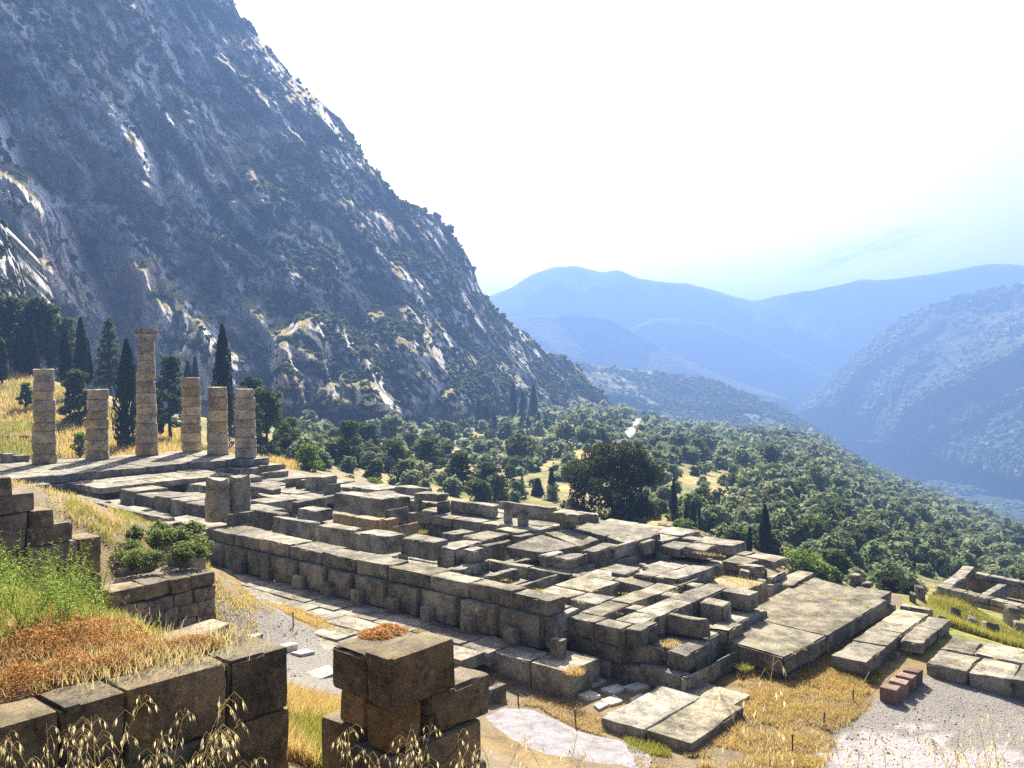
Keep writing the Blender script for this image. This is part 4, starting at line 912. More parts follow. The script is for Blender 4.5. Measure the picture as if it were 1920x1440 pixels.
def crown_bush(seed, n=60, leaf=.20, nc=9):
    rg = np.random.default_rng(seed); c, r = [], []
    for i in range(nc):
        a = rg.uniform(0, 6.28); q = rg.uniform(0, .34); s = rg.uniform(.16, .28); c.append((math.cos(a)*q, math.sin(a)*q, rg.uniform(.16, .72))); r.append((s, s, s*.85))
    return leaves(c, r, n, leaf, rg, .55, .8, .7, 1.0)
CROWNS = {}
def tree(name, kind, p, h, w, label, cat='tree', group=None, seed=1, mat=None, th=None, **kw):
    r_ = root(name, tuple(p), label, cat, group)
    rg = np.random.default_rng(seed)
    fn = dict(pine=crown_pine, oak=crown_oak, cypress=crown_cypress, fir=crown_fir)[kind]
    mat = mat or dict(pine=M_PINE, oak=M_OAK, cypress=M_CYP, fir=M_PINE)[kind]
    key = (kind, mat.name, tuple(sorted(kw.items())), seed % 7)
    if key not in CROWNS: CROWNS[key] = (mesh('crown', *fn(h, w, seed, **kw), mat), h, w)
    me, h0, w0 = CROWNS[key]
    put('crown', me, r_, rz=0 if h0 == h else rg.uniform(0, 6.28), sc=(w/w0, w/w0, h/h0))
    tv, tf = trunk_v(h*dict(pine=.85, oak=.75, cypress=.9, fir=.95)[kind], max(.12, h*.022), rg, limbs=0 if kind in ('cypress', 'fir') else 5, lean=.0 if kind in ('cypress', 'fir') else .05, spread=.35)
    tv = tv-np.array([0, 0, .3]); put('trunk', mesh('trunk', tv, tf, M_BARK, True), r_)
    return r_
def hill_at(px, py):
    """point of the hillside mesh seen nearest to a pixel"""
    j = np.argmin(np.abs(HX-px)); col = HY[j]; k = np.argmin(np.abs(col-py)); return HP[j, k]
rel = HP-CAM; hz = rel@FW; HXp = 960+F_PX*(rel@RT)/hz; HY = 720-F_PX*(rel@UP)/hz; HX = HXp[:, 10]
def place(px, ptop, pbot, d):
    """foot of a tree at depth d, and its height"""
    b = at(px, pbot, d); return b, (pbot-ptop)/F_PX*d

# ------------------------------------------------------------------ cypresses, pines and other trees standing apart
CY = [(238, 643, 850, 92, 40, 'wide dark cypress directly behind the tallest column'), (418, 615, 850, 98, 40, 'tall slender cypress between the two rightmost columns'), (152, 600, 712, 118, 19, 'dark cypress rising above the yellow slope, right of the pines'), (122, 622, 720, 114, 17, 'cypress on the yellow slope above the leftmost columns'), (164, 640, 720, 120, 14, 'thin cypress touching the darker cypress on the yellow slope'),
      (60, 610, 705, 124, 20, 'cypress within the pine group at the left edge'), (38, 618, 705, 124, 20, 'broad cypress behind the leftmost column'), (4, 640, 715, 112, 18, 'cypress cut by the left edge'), (94, 585, 700, 130, 14, 'thin cypress among the pines at the left'), (300, 738, 815, 108, 14, 'small cypress beside the tallest column shaft'),
      (352, 680, 740, 150, 13, 'far small cypress behind the eroded column'), (366, 672, 745, 152, 11, 'far thin cypress right of the eroded column'), (897, 750, 838, 296, 14, 'leftmost cypress of the dark group at the foot of the mountain'), (912, 764, 840, 295, 18, 'second cypress of the dark group at the foot of the mountain'), (926, 772, 840, 294, 14, 'third cypress of the dark group at the foot of the mountain'), (941, 790, 842, 294, 15, 'shortest cypress of the dark group at the foot of the mountain'),
      (978, 788, 846, 294, 20, 'broad cypress between the two groups at the mountain foot'), (990, 785, 846, 294, 18, 'second cypress of the middle pair at the mountain foot'), (1010, 775, 846, 296, 18, 'left cypress of the right-hand pair at the mountain foot'), (1023, 783, 846, 296, 12, 'right-hand thin cypress at the mountain foot'), (980, 735, 790, 330, 14, 'cypress on the slope above the mountain-foot groups'), (1000, 725, 792, 333, 16, 'second cypress on the slope above the mountain-foot groups'), (962, 720, 780, 332, 14, 'highest cypress on the slope below the cliff'),
      (872, 828, 868, 230, 10, 'single thin cypress in front of the tree belt'), (979, 896, 945, 120, 9, 'thin young cypress left of the dark oak'), (1034, 880, 948, 115, 13, 'cypress almost touching the left side of the dark oak'), (1263, 900, 968, 92, 11, 'cypress beside the right side of the dark oak'), (1287, 945, 992, 86, 9, 'smaller cypress right of the dark oak'), (1300, 940, 994, 85, 12, 'middle cypress behind the south-west platform'), (1311, 950, 992, 86, 7, 'thinnest cypress behind the south-west platform'),
      (1405, 990, 1036, 76, 10, 'short cypress next to the tall one by the platform corner'), (1434, 950, 1040, 75, 18, 'tall cypress standing at the platform corner'), (1448, 900, 938, 260, 9, 'lone cypress in the forest on the slope'), (1630, 955, 995, 240, 9, 'lone cypress further right in the forest on the slope'), (1645, 1020, 1050, 170, 9, 'small cypress in the forest near the right'), (1640, 1062, 1100, 100, 16, 'dark cypress right behind the great slab'), (1578, 1060, 1095, 100, 13, 'dark cypress by the bright green bushes')]
for i, (px, yt, yb, d, w, lab) in enumerate(CY):
    b, h = place(px, yt, yb, d); tree('cypress', 'cypress', b, h, w/F_PX*d*1.1, lab, 'cypress', 'cypresses', 300+i, n=3400 if d < 160 else 900, leaf=.17 if d < 160 else .34)
PN = [(505, 725, 880, 100, 95, 'dark pine leaning out beside the rightmost column'), (470, 700, 850, 112, 70, 'pine behind the rightmost column'), (322, 660, 835, 105, 75, 'dark round pine right of the tallest column'), (145, 690, 830, 102, 70, 'dark bushy pine between the two leftmost columns'), (205, 588, 730, 122, 62, 'tall layered fir behind the short column'), (655, 785, 915, 112, 70, 'pine left of the middle of the tree belt'), (600, 810, 905, 118, 55, 'low pine behind the bright green shrub'), (742, 822, 925, 118, 80, 'broad pine in the middle of the tree belt'), (800, 815, 930, 125, 80, 'second broad pine in the middle of the tree belt'), (700, 835, 915, 130, 60, 'short pine behind the middle of the belt'), (860, 845, 938, 115, 75, 'dark pine in front of the cypress row'), (918, 868, 940, 112, 60, 'low pine at the right end of the belt'), (540, 780, 880, 108, 60, 'pine between the columns and the bright shrub'), (690, 790, 880, 150, 60, 'tall pine rising behind the belt'), (640, 800, 880, 160, 50, 'farther pine left of the belt'), (835, 830, 900, 150, 55, 'paler pine behind the dark pines'), (768, 810, 870, 170, 50, 'light green tree behind the belt'),
      (20, 552, 705, 128, 105, 'large pine at the left edge'), (75, 562, 705, 132, 100, 'spreading pine above the leftmost column'), (120, 592, 708, 136, 80, 'pine right of the spreading pine'), (-20, 600, 715, 118, 60, 'pine cut by the left edge'), (560, 800, 860, 165, 45, 'small far pine behind the shrub'), (1008, 895, 948, 118, 28, 'young fir left of the dark oak'), (955, 870, 945, 135, 45, 'grey-green bush tree in the gap beside the oak')]
for i, (px, yt, yb, d, w, lab) in enumerate(PN):
    b, h = place(px, yt, yb, d); fir = 'fir' in lab.split()
    tree('fir_tree' if fir else 'pine_tree', 'fir' if fir else 'pine', b, h, w/F_PX*d, lab, 'tree', 'trees beyond the columns', 400+i, n=5200, leaf=.17)
b, h = place(1148, 832, 988, 86); tree('oak_tree', 'oak', b-np.array([0, 0, .6]), h+.6, 205/F_PX*86, 'big dark brownish-green oak behind the middle of the temple', 'tree', None, 501, n=24000, leaf=.16)
for i, (px, yt, yb, d, w, lab) in enumerate([(577, 832, 893, 88, 62, 'bright green shrub at the right of the columns'), (652, 893, 912, 92, 40, 'small yellow-green bush above the temple edge'), (1505, 1030, 1082, 72, 110, 'yellow-green bush behind the south-west platform'), (1560, 1062, 1095, 74, 50, 'smaller bush at the end of the platform'), (1668, 1085, 1118, 62, 62, 'round dark green bush behind the great slab'), (1710, 1093, 1120, 60, 50, 'second round bush left of the treasury'), (48, 715, 755, 104, 30, 'green bush on the yellow slope'), (150, 810, 848, 84, 34, 'low green bush behind the second column'), (1280, 975, 1003, 82, 60, 'bush at the foot of the dark oak'), (700, 895, 912, 94, 40, 'second yellow-green bush above the temple edge')]):
    b, h = place(px, yt, yb, d); mat = M_BRIGHT if i not in (4, 5) else M_OAK
    tree('shrub', 'pine', b-np.array([0, 0, .4]), h+.4, w/F_PX*d, lab, 'shrub', 'single shrubs', 520+i, mat, n=3600, leaf=.11, low=.05)

# ------------------------------------------------------------------ forest on the slope, shrubs on the cliffs
def scatter(name, P, S, mats, variants, n_ind, label, cat, group, stuff_name, stuff_label, rg, squash=(.75, 1.15), n_mid=900):
    vis = S/np.maximum(depth(P), 1); order = np.argsort(-vis)
    rz = rg.uniform(0, 6.28, len(P)); sq = rg.uniform(*squash, len(P)); kd = rg.integers(0, len(variants[0]), len(P)); mk = rg.integers(0, len(mats), len(P))
    ms = {}
    for i in order[:n_ind]:
        key = (kd[i], mk[i])
        if key not in ms: ms[key] = mesh(name, *variants[0][kd[i]], mats[mk[i]])
        put(name, ms[key], None, P[i], rz[i], (S[i], S[i], S[i]*sq[i]), label, cat, group)
    rest = order[n_ind:]
    for m in range(len(mats)):
        vs, fs, n = [], [], 0
        for tier, k in [(0, q) for q in range(5)]+[(1, q) for q in range(5)]:
            grp = rest[:n_mid] if tier == 0 else rest[n_mid:]
            ii = grp[(kd[grp] == k) & (mk[grp] == m)]
            if not len(ii): continue
            v, f = (BUSH_MID if tier == 0 else variants[1])[k]; c, s = np.cos(rz[ii]), np.sin(rz[ii])
            X = (v[None, :, 0]*c[:, None]-v[None, :, 1]*s[:, None])*S[ii, None]+P[ii, 0:1]
            Y = (v[None, :, 0]*s[:, None]+v[None, :, 1]*c[:, None])*S[ii, None]+P[ii, 1:2]
            Z = v[None, :, 2]*(S[ii]*sq[ii])[:, None]+P[ii, 2:3]
            vs.append(np.stack([X, Y, Z], -1).reshape(-1, 3)); fs.append((f[None]+(np.arange(len(ii))*len(v))[:, None, None]).reshape(-1, 4)+n); n += len(ii)*len(v)
        if vs: put(stuff_name, mesh(stuff_name, np.concatenate(vs), np.concatenate(fs), mats[m]), kind='stuff', label=stuff_label, cat=None)
def sample(Pg, n, rg, wfun=None):
    a = Pg[:-1, :-1]; b = Pg[1:, :-1]; c = Pg[:-1, 1:]
    nr = np.cross(b-a, c-a); ar = np.linalg.norm(nr, axis=-1); nz_ = np.abs(nr[..., 2])/np.maximum(ar, 1e-9)
    w = ar.copy()
    if wfun is not None: w = w*wfun(a, nz_)
    w = w.ravel()/w.sum(); k = rg.choice(len(w), n, p=w); i, j = np.unravel_index(k, ar.shape)
    u, v = rg.random((2, n, 1)); return a[i, j]+(b-a)[i, j]*u+(c-a)[i, j]*v
rg = np.random.default_rng(77)
BUSH_HI = [crown_bush(600+k, 420, .085, 14) for k in range(5)]
BUSH_MID = [crown_bush(660+k, 110, .15, 12) for k in range(5)]
BUSH_LO = [crown_bush(620+k, 21, .33, 8) for k in range(5)]
def wforest(a, nz_):
    rel = a-CAM; dz = np.maximum(rel@FW, 1); x = 960+F_PX*(rel@RT)/dz; y = 720-F_PX*(rel@UP)/dz
    dens = np.interp(x, [300, 560, 860, 1100, 1220, 1300], [.0, .30, .17, .42, 1, 1])
    dens *= np.where((x < 420) & (y < 900), .02, 1); dens = dens*np.where((x > 540) & (x < 1010) & (y > 832), 2.4, 1)
    gap = fbm(a/np.array([45, 45, 45.]), 3, 81); dens *= np.where(gap > .60, .10, 1)
    cl = inpoly(x+(vnoise(a/12, 3)-.5)*40, y, [(1240, 880), (1330, 865), (1400, 905), (1370, 950), (1300, 960), (1330, 990), (1270, 960)]); dens = np.where(cl, dens*.12, dens)
    rd = inpoly(x, y, [(1150, 832), (1190, 780), (1212, 786), (1200, 815), (1180, 842)]); dens = np.where(rd, 0, dens)
    return dens*((dz > 92) | ((x > 1180) & (dz > 76)) | ((x > 1480) & (dz > 68)))*(y > 700)*np.interp(dz, [70, 110, 200, 900], [1.2, 1.5, 1.2, .75])
FP = sample(HP[:, 4:-2], 13000, rg, wforest); FS = np.clip(rg.lognormal(1.17, .36, len(FP)), 1.5, 7.5)*np.interp(depth(FP), [90, 400], [.8, 1.1]); FS = np.where(depth(FP) < 170, np.minimum(FS, 3.8), FS); FP[:, 2] -= .3
scatter('olive_tree', FP, FS, [M_OLIVE, M_SHRUB, M_PALEOLIVE], (BUSH_HI, BUSH_LO), 300, 'rounded grey-green olive tree in the forest on the slope below the ruins', 'olive tree', 'olive trees on the slope', 'olive_grove', 'dense grey-green wood covering the slope', rg)
def wcliff(a, nz_):
    rel = a-CAM; dz = np.maximum(rel@FW, 1); x = 960+F_PX*(rel@RT)/dz; y = 720-F_PX*(rel@UP)/dz
    g = fbm(a/np.array([28, 28, 20.]), 3, 83)
    return (.30+2.6*sstep(.42, .75, nz_))*np.where(g > .52, 1.0, .13)*np.interp(x, [0, 500, 800, 1100], [.5, .8, 1.7, 3.0])*(y > -60)
SP = sample(CP[:, :-2], 9000, rg, wcliff); SS = np.clip(rg.lognormal(.85, .4, len(SP)), 1.2, 6); kp = sample(KP[:, :-2], 420, rg); SP = np.concatenate([SP, kp]); SS = np.concatenate([SS, rg.uniform(.7, 2.2, len(kp))]); SP[:, 2] -= SS*.3
scatter('cliff_shrub', SP, SS, [M_SCRUB, M_SHRUB], (BUSH_HI, BUSH_LO), 300, 'dark green shrub clinging to a ledge of the mountain', 'shrub', 'shrubs on the mountain', 'cliff_scrub', 'scattered green scrub on the mountain ledges', rg, (.6, 1.0), 250)

# ------------------------------------------------------------------ grasses and weeds
def blades(P, h, w, rg, lean=.35, seg=2):
    """grass blades at points P; each a bent tapering strip"""
    n = len(P); h = np.broadcast_to(h, n)*rg.uniform(.55, 1.25, n); a = rg.uniform(0, 6.28, n); b = rg.uniform(0, 6.28, n)
    wv = np.column_stack([np.cos(a), np.sin(a), np.zeros(n)])*(np.broadcast_to(w, n)*rg.uniform(.7, 1.3, n))[:, None]
    ld = np.column_stack([np.cos(b), np.sin(b), np.zeros(n)])*(h*lean*rg.uniform(.3, 1.4, n))[:, None]
    up = np.column_stack([np.zeros(n), np.zeros(n), h])
    m = P+up*.55+ld*.35; tp = P+up*.95+ld
    V_ = np.stack([P-wv, P+wv, m+wv*.7, m-wv*.7, tp], 1).reshape(-1, 3)
    k = np.arange(n)*5
    F = np.concatenate([np.stack([k, k+1, k+2], 1), np.stack([k, k+2, k+3], 1), np.stack([k+3, k+2, k+4], 1)])
    return V_, F
def poly_pts(poly, z, n, rg, clump=None):
    q = np.array([onz(x, y, z)[:2] for x, y in poly]); lo_, hi_ = q.min(0), q.max(0); out = []
    tot = 0
    while tot < n:
        p = rg.uniform(lo_, hi_, (n*3, 2)); p = p[inpoly(p[:, 0], p[:, 1], [tuple(a) for a in q])]
        if clump is not None:
            g = fbm(np.column_stack([p*clump[0], np.zeros(len(p))]), 3, clump[1]); p = p[g+rg.normal(0, .05, len(p)) > clump[2]]
        if not len(p): break
        out.append(p); tot += len(p)
    p = np.concatenate(out)[:n]
    return np.column_stack([p, gz(p[:, 0], p[:, 1])])
def grass(name, P, h, w, mat, rg, label, lean=.35):
    v, f = blades(P, h, w, rg, lean); return put(name, mesh(name, v, f, mat), kind='stuff', label=label)
rg = np.random.default_rng(99)
# dry grass west of the temple
G1 = [(925, 1275), (1060, 1285), (1105, 1335), (1190, 1395), (1250, 1440), (1300, 1405), (1395, 1345), (1400, 1270), (1480, 1245), (1560, 1225), (1640, 1260), (1640, 1300), (1580, 1365), (1520, 1450), (1200, 1460), (1180, 1400), (1080, 1365), (1010, 1325), (930, 1320)]
grass('dry_grass', poly_pts(G1, -2.65, 44000, rg, (1.1, 201, .49)), .12, .006, M_DRY, rg, 'short straw-coloured dry grass west of the temple', .8)
grass('dry_grass', poly_pts([(1380, 1250), (1560, 1225), (1640, 1290), (1540, 1440), (1300, 1440), (1390, 1340)], -2.65, 20000, rg, (1.3, 204, .53)), .17, .007, M_GOLD, rg, 'golden dry grass beside the great slab', .7)
grass('green_grass', poly_pts([(1545, 1235), (1640, 1245), (1660, 1275), (1590, 1290)], -2.75, 3500, rg, (1.5, 207, .5)), .16, .007, M_GREENGRASS, rg, 'small green grass patch at the foundation corner', .5)
grass('green_grass', poly_pts([(1170, 1385), (1250, 1395), (1260, 1420), (1180, 1415)], -2.63, 2000, rg), .14, .007, M_GREENGRASS, rg, 'green grass at the foot of the corner slabs', .5)
# strip of dry grass at the gravel edge and weeds in paving joints
grass('dry_grass', poly_pts([(405, 1110), (470, 1122), (560, 1150), (640, 1178), (760, 1200), (760, 1212), (640, 1192), (540, 1172), (440, 1140)], -1.95, 9000, rg, (1.2, 209, .42)), .12, .007, M_GOLD, rg, 'dry grass strip between gravel and paving', .6)
grass('dry_grass', poly_pts([(540, 1085), (800, 1150), (900, 1190), (860, 1215), (640, 1160), (480, 1115)], -1.76, 2200, rg, (1.9, 211, .60)), .10, .007, M_GOLD, rg, 'tufts of dry grass in the paving joints', .6)
# grass below the near walls
gp = []
for n_, poly, d0, d1 in ((17000, [(500, 1290), (640, 1280), (690, 1440), (690, 1500), (480, 1500)], 10.5, 18),):
    x = rg.uniform(480, 700, n_*2); d = rg.uniform(d0, d1, n_*2)
    p = CAM+d[:, None]*(FW*np.array([1, 1, 0])+((x-960)/F_PX)[:, None]*RT); p[:, 2] = gz(p[:, 0], p[:, 1]); gp.append(p)
gp = np.concatenate(gp); g = fbm(gp*1.1, 3, 213)
grass('meadow_grass', gp[g > .5], .30, .006, M_GREENGRASS, rg, 'yellow-green grass below the near wall', .45)
grass('meadow_grass', gp[g <= .5], .34, .006, M_GOLD, rg, 'dry golden grass below the near wall', .45)
# golden slope behind the columns
x = rg.uniform(-80, 560, 32000); d = rg.uniform(84, 122, 32000); p = CAM+d[:, None]*(FW*np.array([1, 1, 0])+((x-960)/F_PX)[:, None]*RT)
HXY = HP[:, :-2].reshape(-1, 3)
def hz_at(p):
    rel = p-CAM; dd_ = rel@np.array([FW[0], FW[1], 0])/(FW[0]**2+FW[1]**2); xx = 960+F_PX*(rel@RT)/dd_
    j = np.clip(np.searchsorted(HX, xx), 0, len(HX)-1); hd = HP[:, :-2]@FW-CAM@FW; out = np.empty(len(p))
    for jj in np.unique(j): m = j == jj; out[m] = np.interp(dd_[m], hd[jj], HP[jj, :-2, 2])
    return out
p[:, 2] = np.maximum(hz_at(p), gz(p[:, 0], p[:, 1])); g = fbm(p/6.0, 3, 215)
keep = (x < 350) | (d < 100)
grass('slope_grass', p[(g > .40) & keep], .75, .035, M_GOLD, rg, 'tall golden dry grass on the slope behind the columns', .4)
grass('slope_grass', p[(g <= .40) & keep], .75, .035, M_GREENGRASS, rg, 'green patches of grass on the slope behind the columns', .4)
# tall green grass before the treasury
GP_ = poly_pts([(1740, 1128), (1790, 1120), (1990, 1170), (1990, 1240), (1920, 1222), (1850, 1208), (1760, 1200), (1745, 1165)], -3.6, 26000, rg)
grass('green_grass', GP_, .48, .010, M_GREENGRASS, rg, 'tall green-yellow grass among fallen stones before the treasury', .35)
# terrace strip left of the temple: weeds, dry grass, stonecrop
def band(x0, x1, d0, d1, n):
    x = rg.uniform(x0, x1, n); d = rg.uniform(d0, d1, n); p = CAM+d[:, None]*(FW*np.array([1, 1, 0])+((x-960)/F_PX)[:, None]*RT); p[:, 2] = gz(p[:, 0], p[:, 1]); return p
p = band(120, 420, 25.5, 50, 26000); g = fbm(p/2.2, 3, 217); p = p[fbm(p/1.1, 3, 219) > .53]; g = fbm(p/2.2, 3, 217)
rel_ = p-CAM; px_ = 960+F_PX*(rel_@RT)/(rel_@FW); py_ = 720-F_PX*(rel_@UP)/(rel_@FW); ok = ~((py_ > 1060) & (px_ > 395)) & (p[:, 1] < -19.4)
grass('bank_grass', p[(g > .42) & ok], .24, .010, M_GREENGRASS, rg, 'green weeds on the bank above the rubble wall', .5)
grass('bank_grass', p[(g <= .42) & ok], .24, .010, M_GOLD, rg, 'dry grass on the bank above the rubble wall', .5)
p = band(-60, 420, 6.5, 19, 30000); rel_ = p-CAM; g = fbm(p/1.2, 3, 218); ok = ~((p[:, 0] > XW-.75) & (p[:, 0] < XW+.1))
grass('terrace_grass', p[(g > .5) & ok], .24, .006, M_GREENGRASS, rg, 'grass on the terrace behind the near wall', .5)
grass('terrace_grass', p[(g <= .5) & ok], .24, .006, M_DRY, rg, 'dry grass on the terrace behind the near wall', .5)
p = band(-120, 2000, 2.6, 9.5, 16000); ok = ~((p[:, 0] > XW-.8) & (p[:, 0] < XW+.1) & (p[:, 1] < a3[1]+.1))
grass('terrace_grass', p[ok & (p[:, 2] < 5.2)], .22, .005, M_DRY, rg, 'dry grass at the foot of the near wall', .5)
def mound(cx_, cy_, rx, ry, h, n, leaf, rg):
    a = rg.uniform(0, 6.28, n); q = np.sqrt(rg.random(n)); x = cx_+np.cos(a)*q*rx; y = cy_+np.sin(a)*q*ry
    return x, y, h*(1-q**2)*(.4+.6*rg.random(n))
# orange stonecrop cushions on the wall tops
sv = []
def cushion(px, py, z, rx, ry, h, n, leaf=.013):
    c = onz(px, py, z); x, y, dz = mound(c[0], c[1], rx, ry, h, n, leaf, rg)
    lump_ = fbm(np.column_stack([x*4, y*4, np.zeros(n)]), 3, 220); z_ = z+dz*(.35+1.3*lump_)
    P = np.column_stack([x, y, z_]); v, f = leaves(P, np.full((n, 3), 1e-4), n, leaf, rg, .6, .5); k = rg.permutation(n)
    sv.append((v, f))
for px, py, rx, ry, h, n in [(60, 1230, .62, .55, .26, 6500), (150, 1215, .6, .5, .28, 6500), (30, 1290, .35, .5, .22, 4500), (120, 1265, .36, .6, .22, 5000), (215, 1250, .32, .5, .18, 4200), (180, 1190, .6, .5, .24, 4500), (285, 1228, .30, .42, .15, 4000), (340, 1220, .26, .36, .13, 3200), (380, 1212, .2, .25, .10, 1800), (95, 1190, .6, .6, .26, 4500), (250, 1215, .5, .4, .16, 3000)]:
    cushion(px, py, 4.2, rx, ry, h, n)
v, f = merge(sv); put('stonecrop', mesh('stonecrop', v, f, M_SEDUM), kind='stuff', label='orange-red stonecrop spreading over the near wall')
sv = []
for px, py, rx, ry, h, n in [(705, 1190, .24, .20, .08, 2200), (735, 1182, .24, .16, .07, 1500)]: cushion(px, py, 4.2, rx, ry, h, n)
v, f = merge(sv); put('stonecrop', mesh('stonecrop', v, f, M_SEDUM), label='orange stonecrop cushion on top of the ashlar stack', cat='plant')
# leafy weeds
def weed(h, rg, nl=46, ll=.075, branch=4):
    parts = []; lv = []
    for b in range(branch):
        a = rg.uniform(0, 6.28); L = h*rg.uniform(.6, 1); k = np.linspace(0, 1, 6)[:, None]
        tip = np.array([math.cos(a)*L*.28, math.sin(a)*L*.28, L]); pts = k*np.array([0, 0, L])*.6+k**1.6*tip*np.array([1, 1, .4])
        parts.append(tube(pts, np.linspace(.006, .002, 6), 4))
        for i in range(nl):
            s = rg.uniform(.12, 1); p = np.array([np.interp(s, k[:, 0], pts[:, q]) for q in range(3)]); d = rg.normal(size=3); d[2] = abs(d[2])*.5+.15; d /= np.linalg.norm(d)
            w_ = np.cross(d, [0, 0, 1]); w_ /= max(np.linalg.norm(w_), 1e-6); l = ll*rg.uniform(.6, 1.3)*(1.15-s*.6)
            lv.append([p, p+d*l*.5+w_*l*.16, p+d*l+np.array([0, 0, -l*.15]), p+d*l*.5-w_*l*.16])
    v1, f1 = merge(parts); v2 = np.array(lv).reshape(-1, 3); f2 = np.arange(len(v2)).reshape(-1, 4)
    return merge([(v1, f1), (v2, f2)])
WV = [mesh('weed', *weed(1.0, np.random.default_rng(700+k)), M_WEED) for k in range(5)]
WLAB = 'leafy light green weed growing on the terrace by the stepped wall'
for i in range(58):
    px = rg.uniform(-20, 200); d = rg.uniform(9.8, 13.5); q = CAM+d*(FW*np.array([1, 1, 0])+(px-960)/F_PX*RT); z = max(float(gz(q[0], q[1])), 3.4)
    put('weed', WV[i % 5], None, (q[0], q[1], z-.02), rg.uniform(0, 6.28), rg.uniform(.55, 1.15), WLAB, 'weed', 'leafy weeds on the terrace')
SV = [mesh('bank_shrub', *crown_bush(720+k, 900, .045, 18), M_BANK) for k in range(4)]
for i in range(19):
    px = rg.uniform(205, 385); d = rg.uniform(24.6, 28.5); q = at(px, 1070, d); top = lerp(1.9, 3.1, (d-24.6)/4)
    put('bank_shrub', SV[i % 4], None, (q[0], q[1], yat(300, 1072, XB)[2]-.15+max(0, (d-25.2))*.10), rg.uniform(0, 6.28), (rg.uniform(.6, 1.2), rg.uniform(.6, 1.2), rg.uniform(.45, .8)), 'low green leafy shrub on top of the rubble wall', 'shrub', 'shrubs on the rubble wall')
# wild oats in front of the lens
def oat(h, rg, nsp=16):
    a = rg.uniform(0, 6.28); k = np.linspace(0, 1, 9)[:, None]; ln = h*rg.uniform(.08, .28)
    pts = np.column_stack([math.cos(a)*ln*k**2.2, math.sin(a)*ln*k**2.2, h*k-.10*h*k**4]); parts = [tube(pts, np.linspace(.0022, .0009, 9), 4)]; qs = []
    for i in range(nsp):
        s = rg.uniform(.62, 1.0); p = np.array([np.interp(s, k[:, 0], pts[:, q]) for q in range(3)]); b = rg.uniform(0, 6.28); L = rg.uniform(.03, .10)*(1.35-s)*1.6
        m = p+np.array([math.cos(b)*L*.6, math.sin(b)*L*.6, L*.55]); e = m+np.array([math.cos(b)*L*.5, math.sin(b)*L*.5, -L*.35]); parts.append(tube([p, m, e], .0007, 3))
        sl = rg.uniform(.017, .026); dn = np.array([math.cos(b)*.35, math.sin(b)*.35, -1]); dn /= np.linalg.norm(dn)
        for q in range(2):
            wv_ = np.cross(dn, [math.cos(b+1.2*q), math.sin(b+1.2*q), .2]); wv_ /= np.linalg.norm(wv_); sp = np.array([math.cos(b+q*3)*.2, math.sin(b+q*3)*.2, 0])
            d2 = dn+sp; qs.append([e, e+d2*sl*.45+wv_*sl*.17, e+d2*sl*1.25, e+d2*sl*.45-wv_*sl*.17])
        aw = np.cross(dn, [0, 0, 1]); aw /= max(np.linalg.norm(aw), 1e-6); qs.append([e+dn*sl, e+dn*sl+aw*.0006, e+dn*sl*2.3+aw*.006, e+dn*sl-aw*.0006])
    for i in range(3):
        s = rg.uniform(.05, .5); p = np.array([np.interp(s, k[:, 0], pts[:, q]) for q in range(3)]); b = rg.uniform(0, 6.28); L = h*rg.uniform(.15, .3); d = np.array([math.cos(b), math.sin(b), 0])
        sd = np.array([-d[1], d[0], 0])*.004; qs.append([p-sd, p+sd, p+d*L*.45+np.array([0, 0, L*.6])+sd*.6, p+d*L*.45+np.array([0, 0, L*.6])-sd*.6]); m = p+d*L*.45+np.array([0, 0, L*.6]); qs.append([m-sd*.6, m+sd*.6, m+d*L*.5+np.array([0, 0, L*.1])+sd*.05, m+d*L*.5+np.array([0, 0, L*.1])-sd*.05])
    v1, f1 = merge(parts); v2 = np.array(qs).reshape(-1, 3); return merge([(v1, f1), (v2, np.arange(len(v2)).reshape(-1, 4))])
OV = [mesh('wild_oat', *oat(1.0, np.random.default_rng(740+k), 12+k), M_OAT) for k in range(9)]
OATS = [(x, t_) for x, t_ in [(35, 1395), (75, 1400), (110, 1330), (118, 1375), (150, 1345), (165, 1395), (185, 1310), (200, 1360), (60, 1420), (215, 1400), (235, 1350), (262, 1340), (275, 1390), (300, 1365), (330, 1280), (342, 1400), (355, 1360), (370, 1400), (240, 1420), (20, 1425), (130, 1415), (95, 1365), (290, 1415), (320, 1425), (390, 1420), (178, 1420),
    (640, 1395), (662, 1400), (690, 1410), (715, 1405), (735, 1360), (760, 1395), (780, 1400), (800, 1410), (825, 1415), (850, 1380), (870, 1410), (890, 1400), (910, 1425), (935, 1390), (960, 1410), (985, 1425), (1010, 1395), (1040, 1400), (1075, 1370), (610, 1420),
    (1405, 1380), (1440, 1275), (1420, 1230), (1470, 1400), (1500, 1395), (1545, 1400), (1580, 1410), (1600, 1360), (1640, 1415), (1680, 1410), (1690, 1405), (1786, 1375), (1800, 1380), (1830, 1420), (1850, 1385), (1865, 1380), (1880, 1365), (1895, 1395), (1905, 1410), (1755, 1425), (1720, 1425), (1560, 1425), (1610, 1425), (1130, 1420), (1180, 1425)]]
for i, (px, pt) in enumerate(OATS):
    d = rg.uniform(3.2, 4.6); q = at(px, pt, d); g0 = float(gz(q[0], q[1])); h = max(q[2]-g0, .25)/.9
    lab = 'dry wild oat stalk at the bottom edge in front of the near wall' if px < 500 else ('dry wild oat stalk at the bottom edge in front of the ashlar stack' if px < 1200 else 'dry wild oat stalk at the bottom edge before the dry grass and gravel')
    put('wild_oat', OV[i % 9], None, (q[0], q[1], g0-.01), rg.uniform(0, 6.28), (min(h, 1.1), min(h, 1.1), h), lab, 'wild oat', 'wild oats along the bottom, '+('left' if px < 500 else 'middle' if px < 1200 else 'right'))

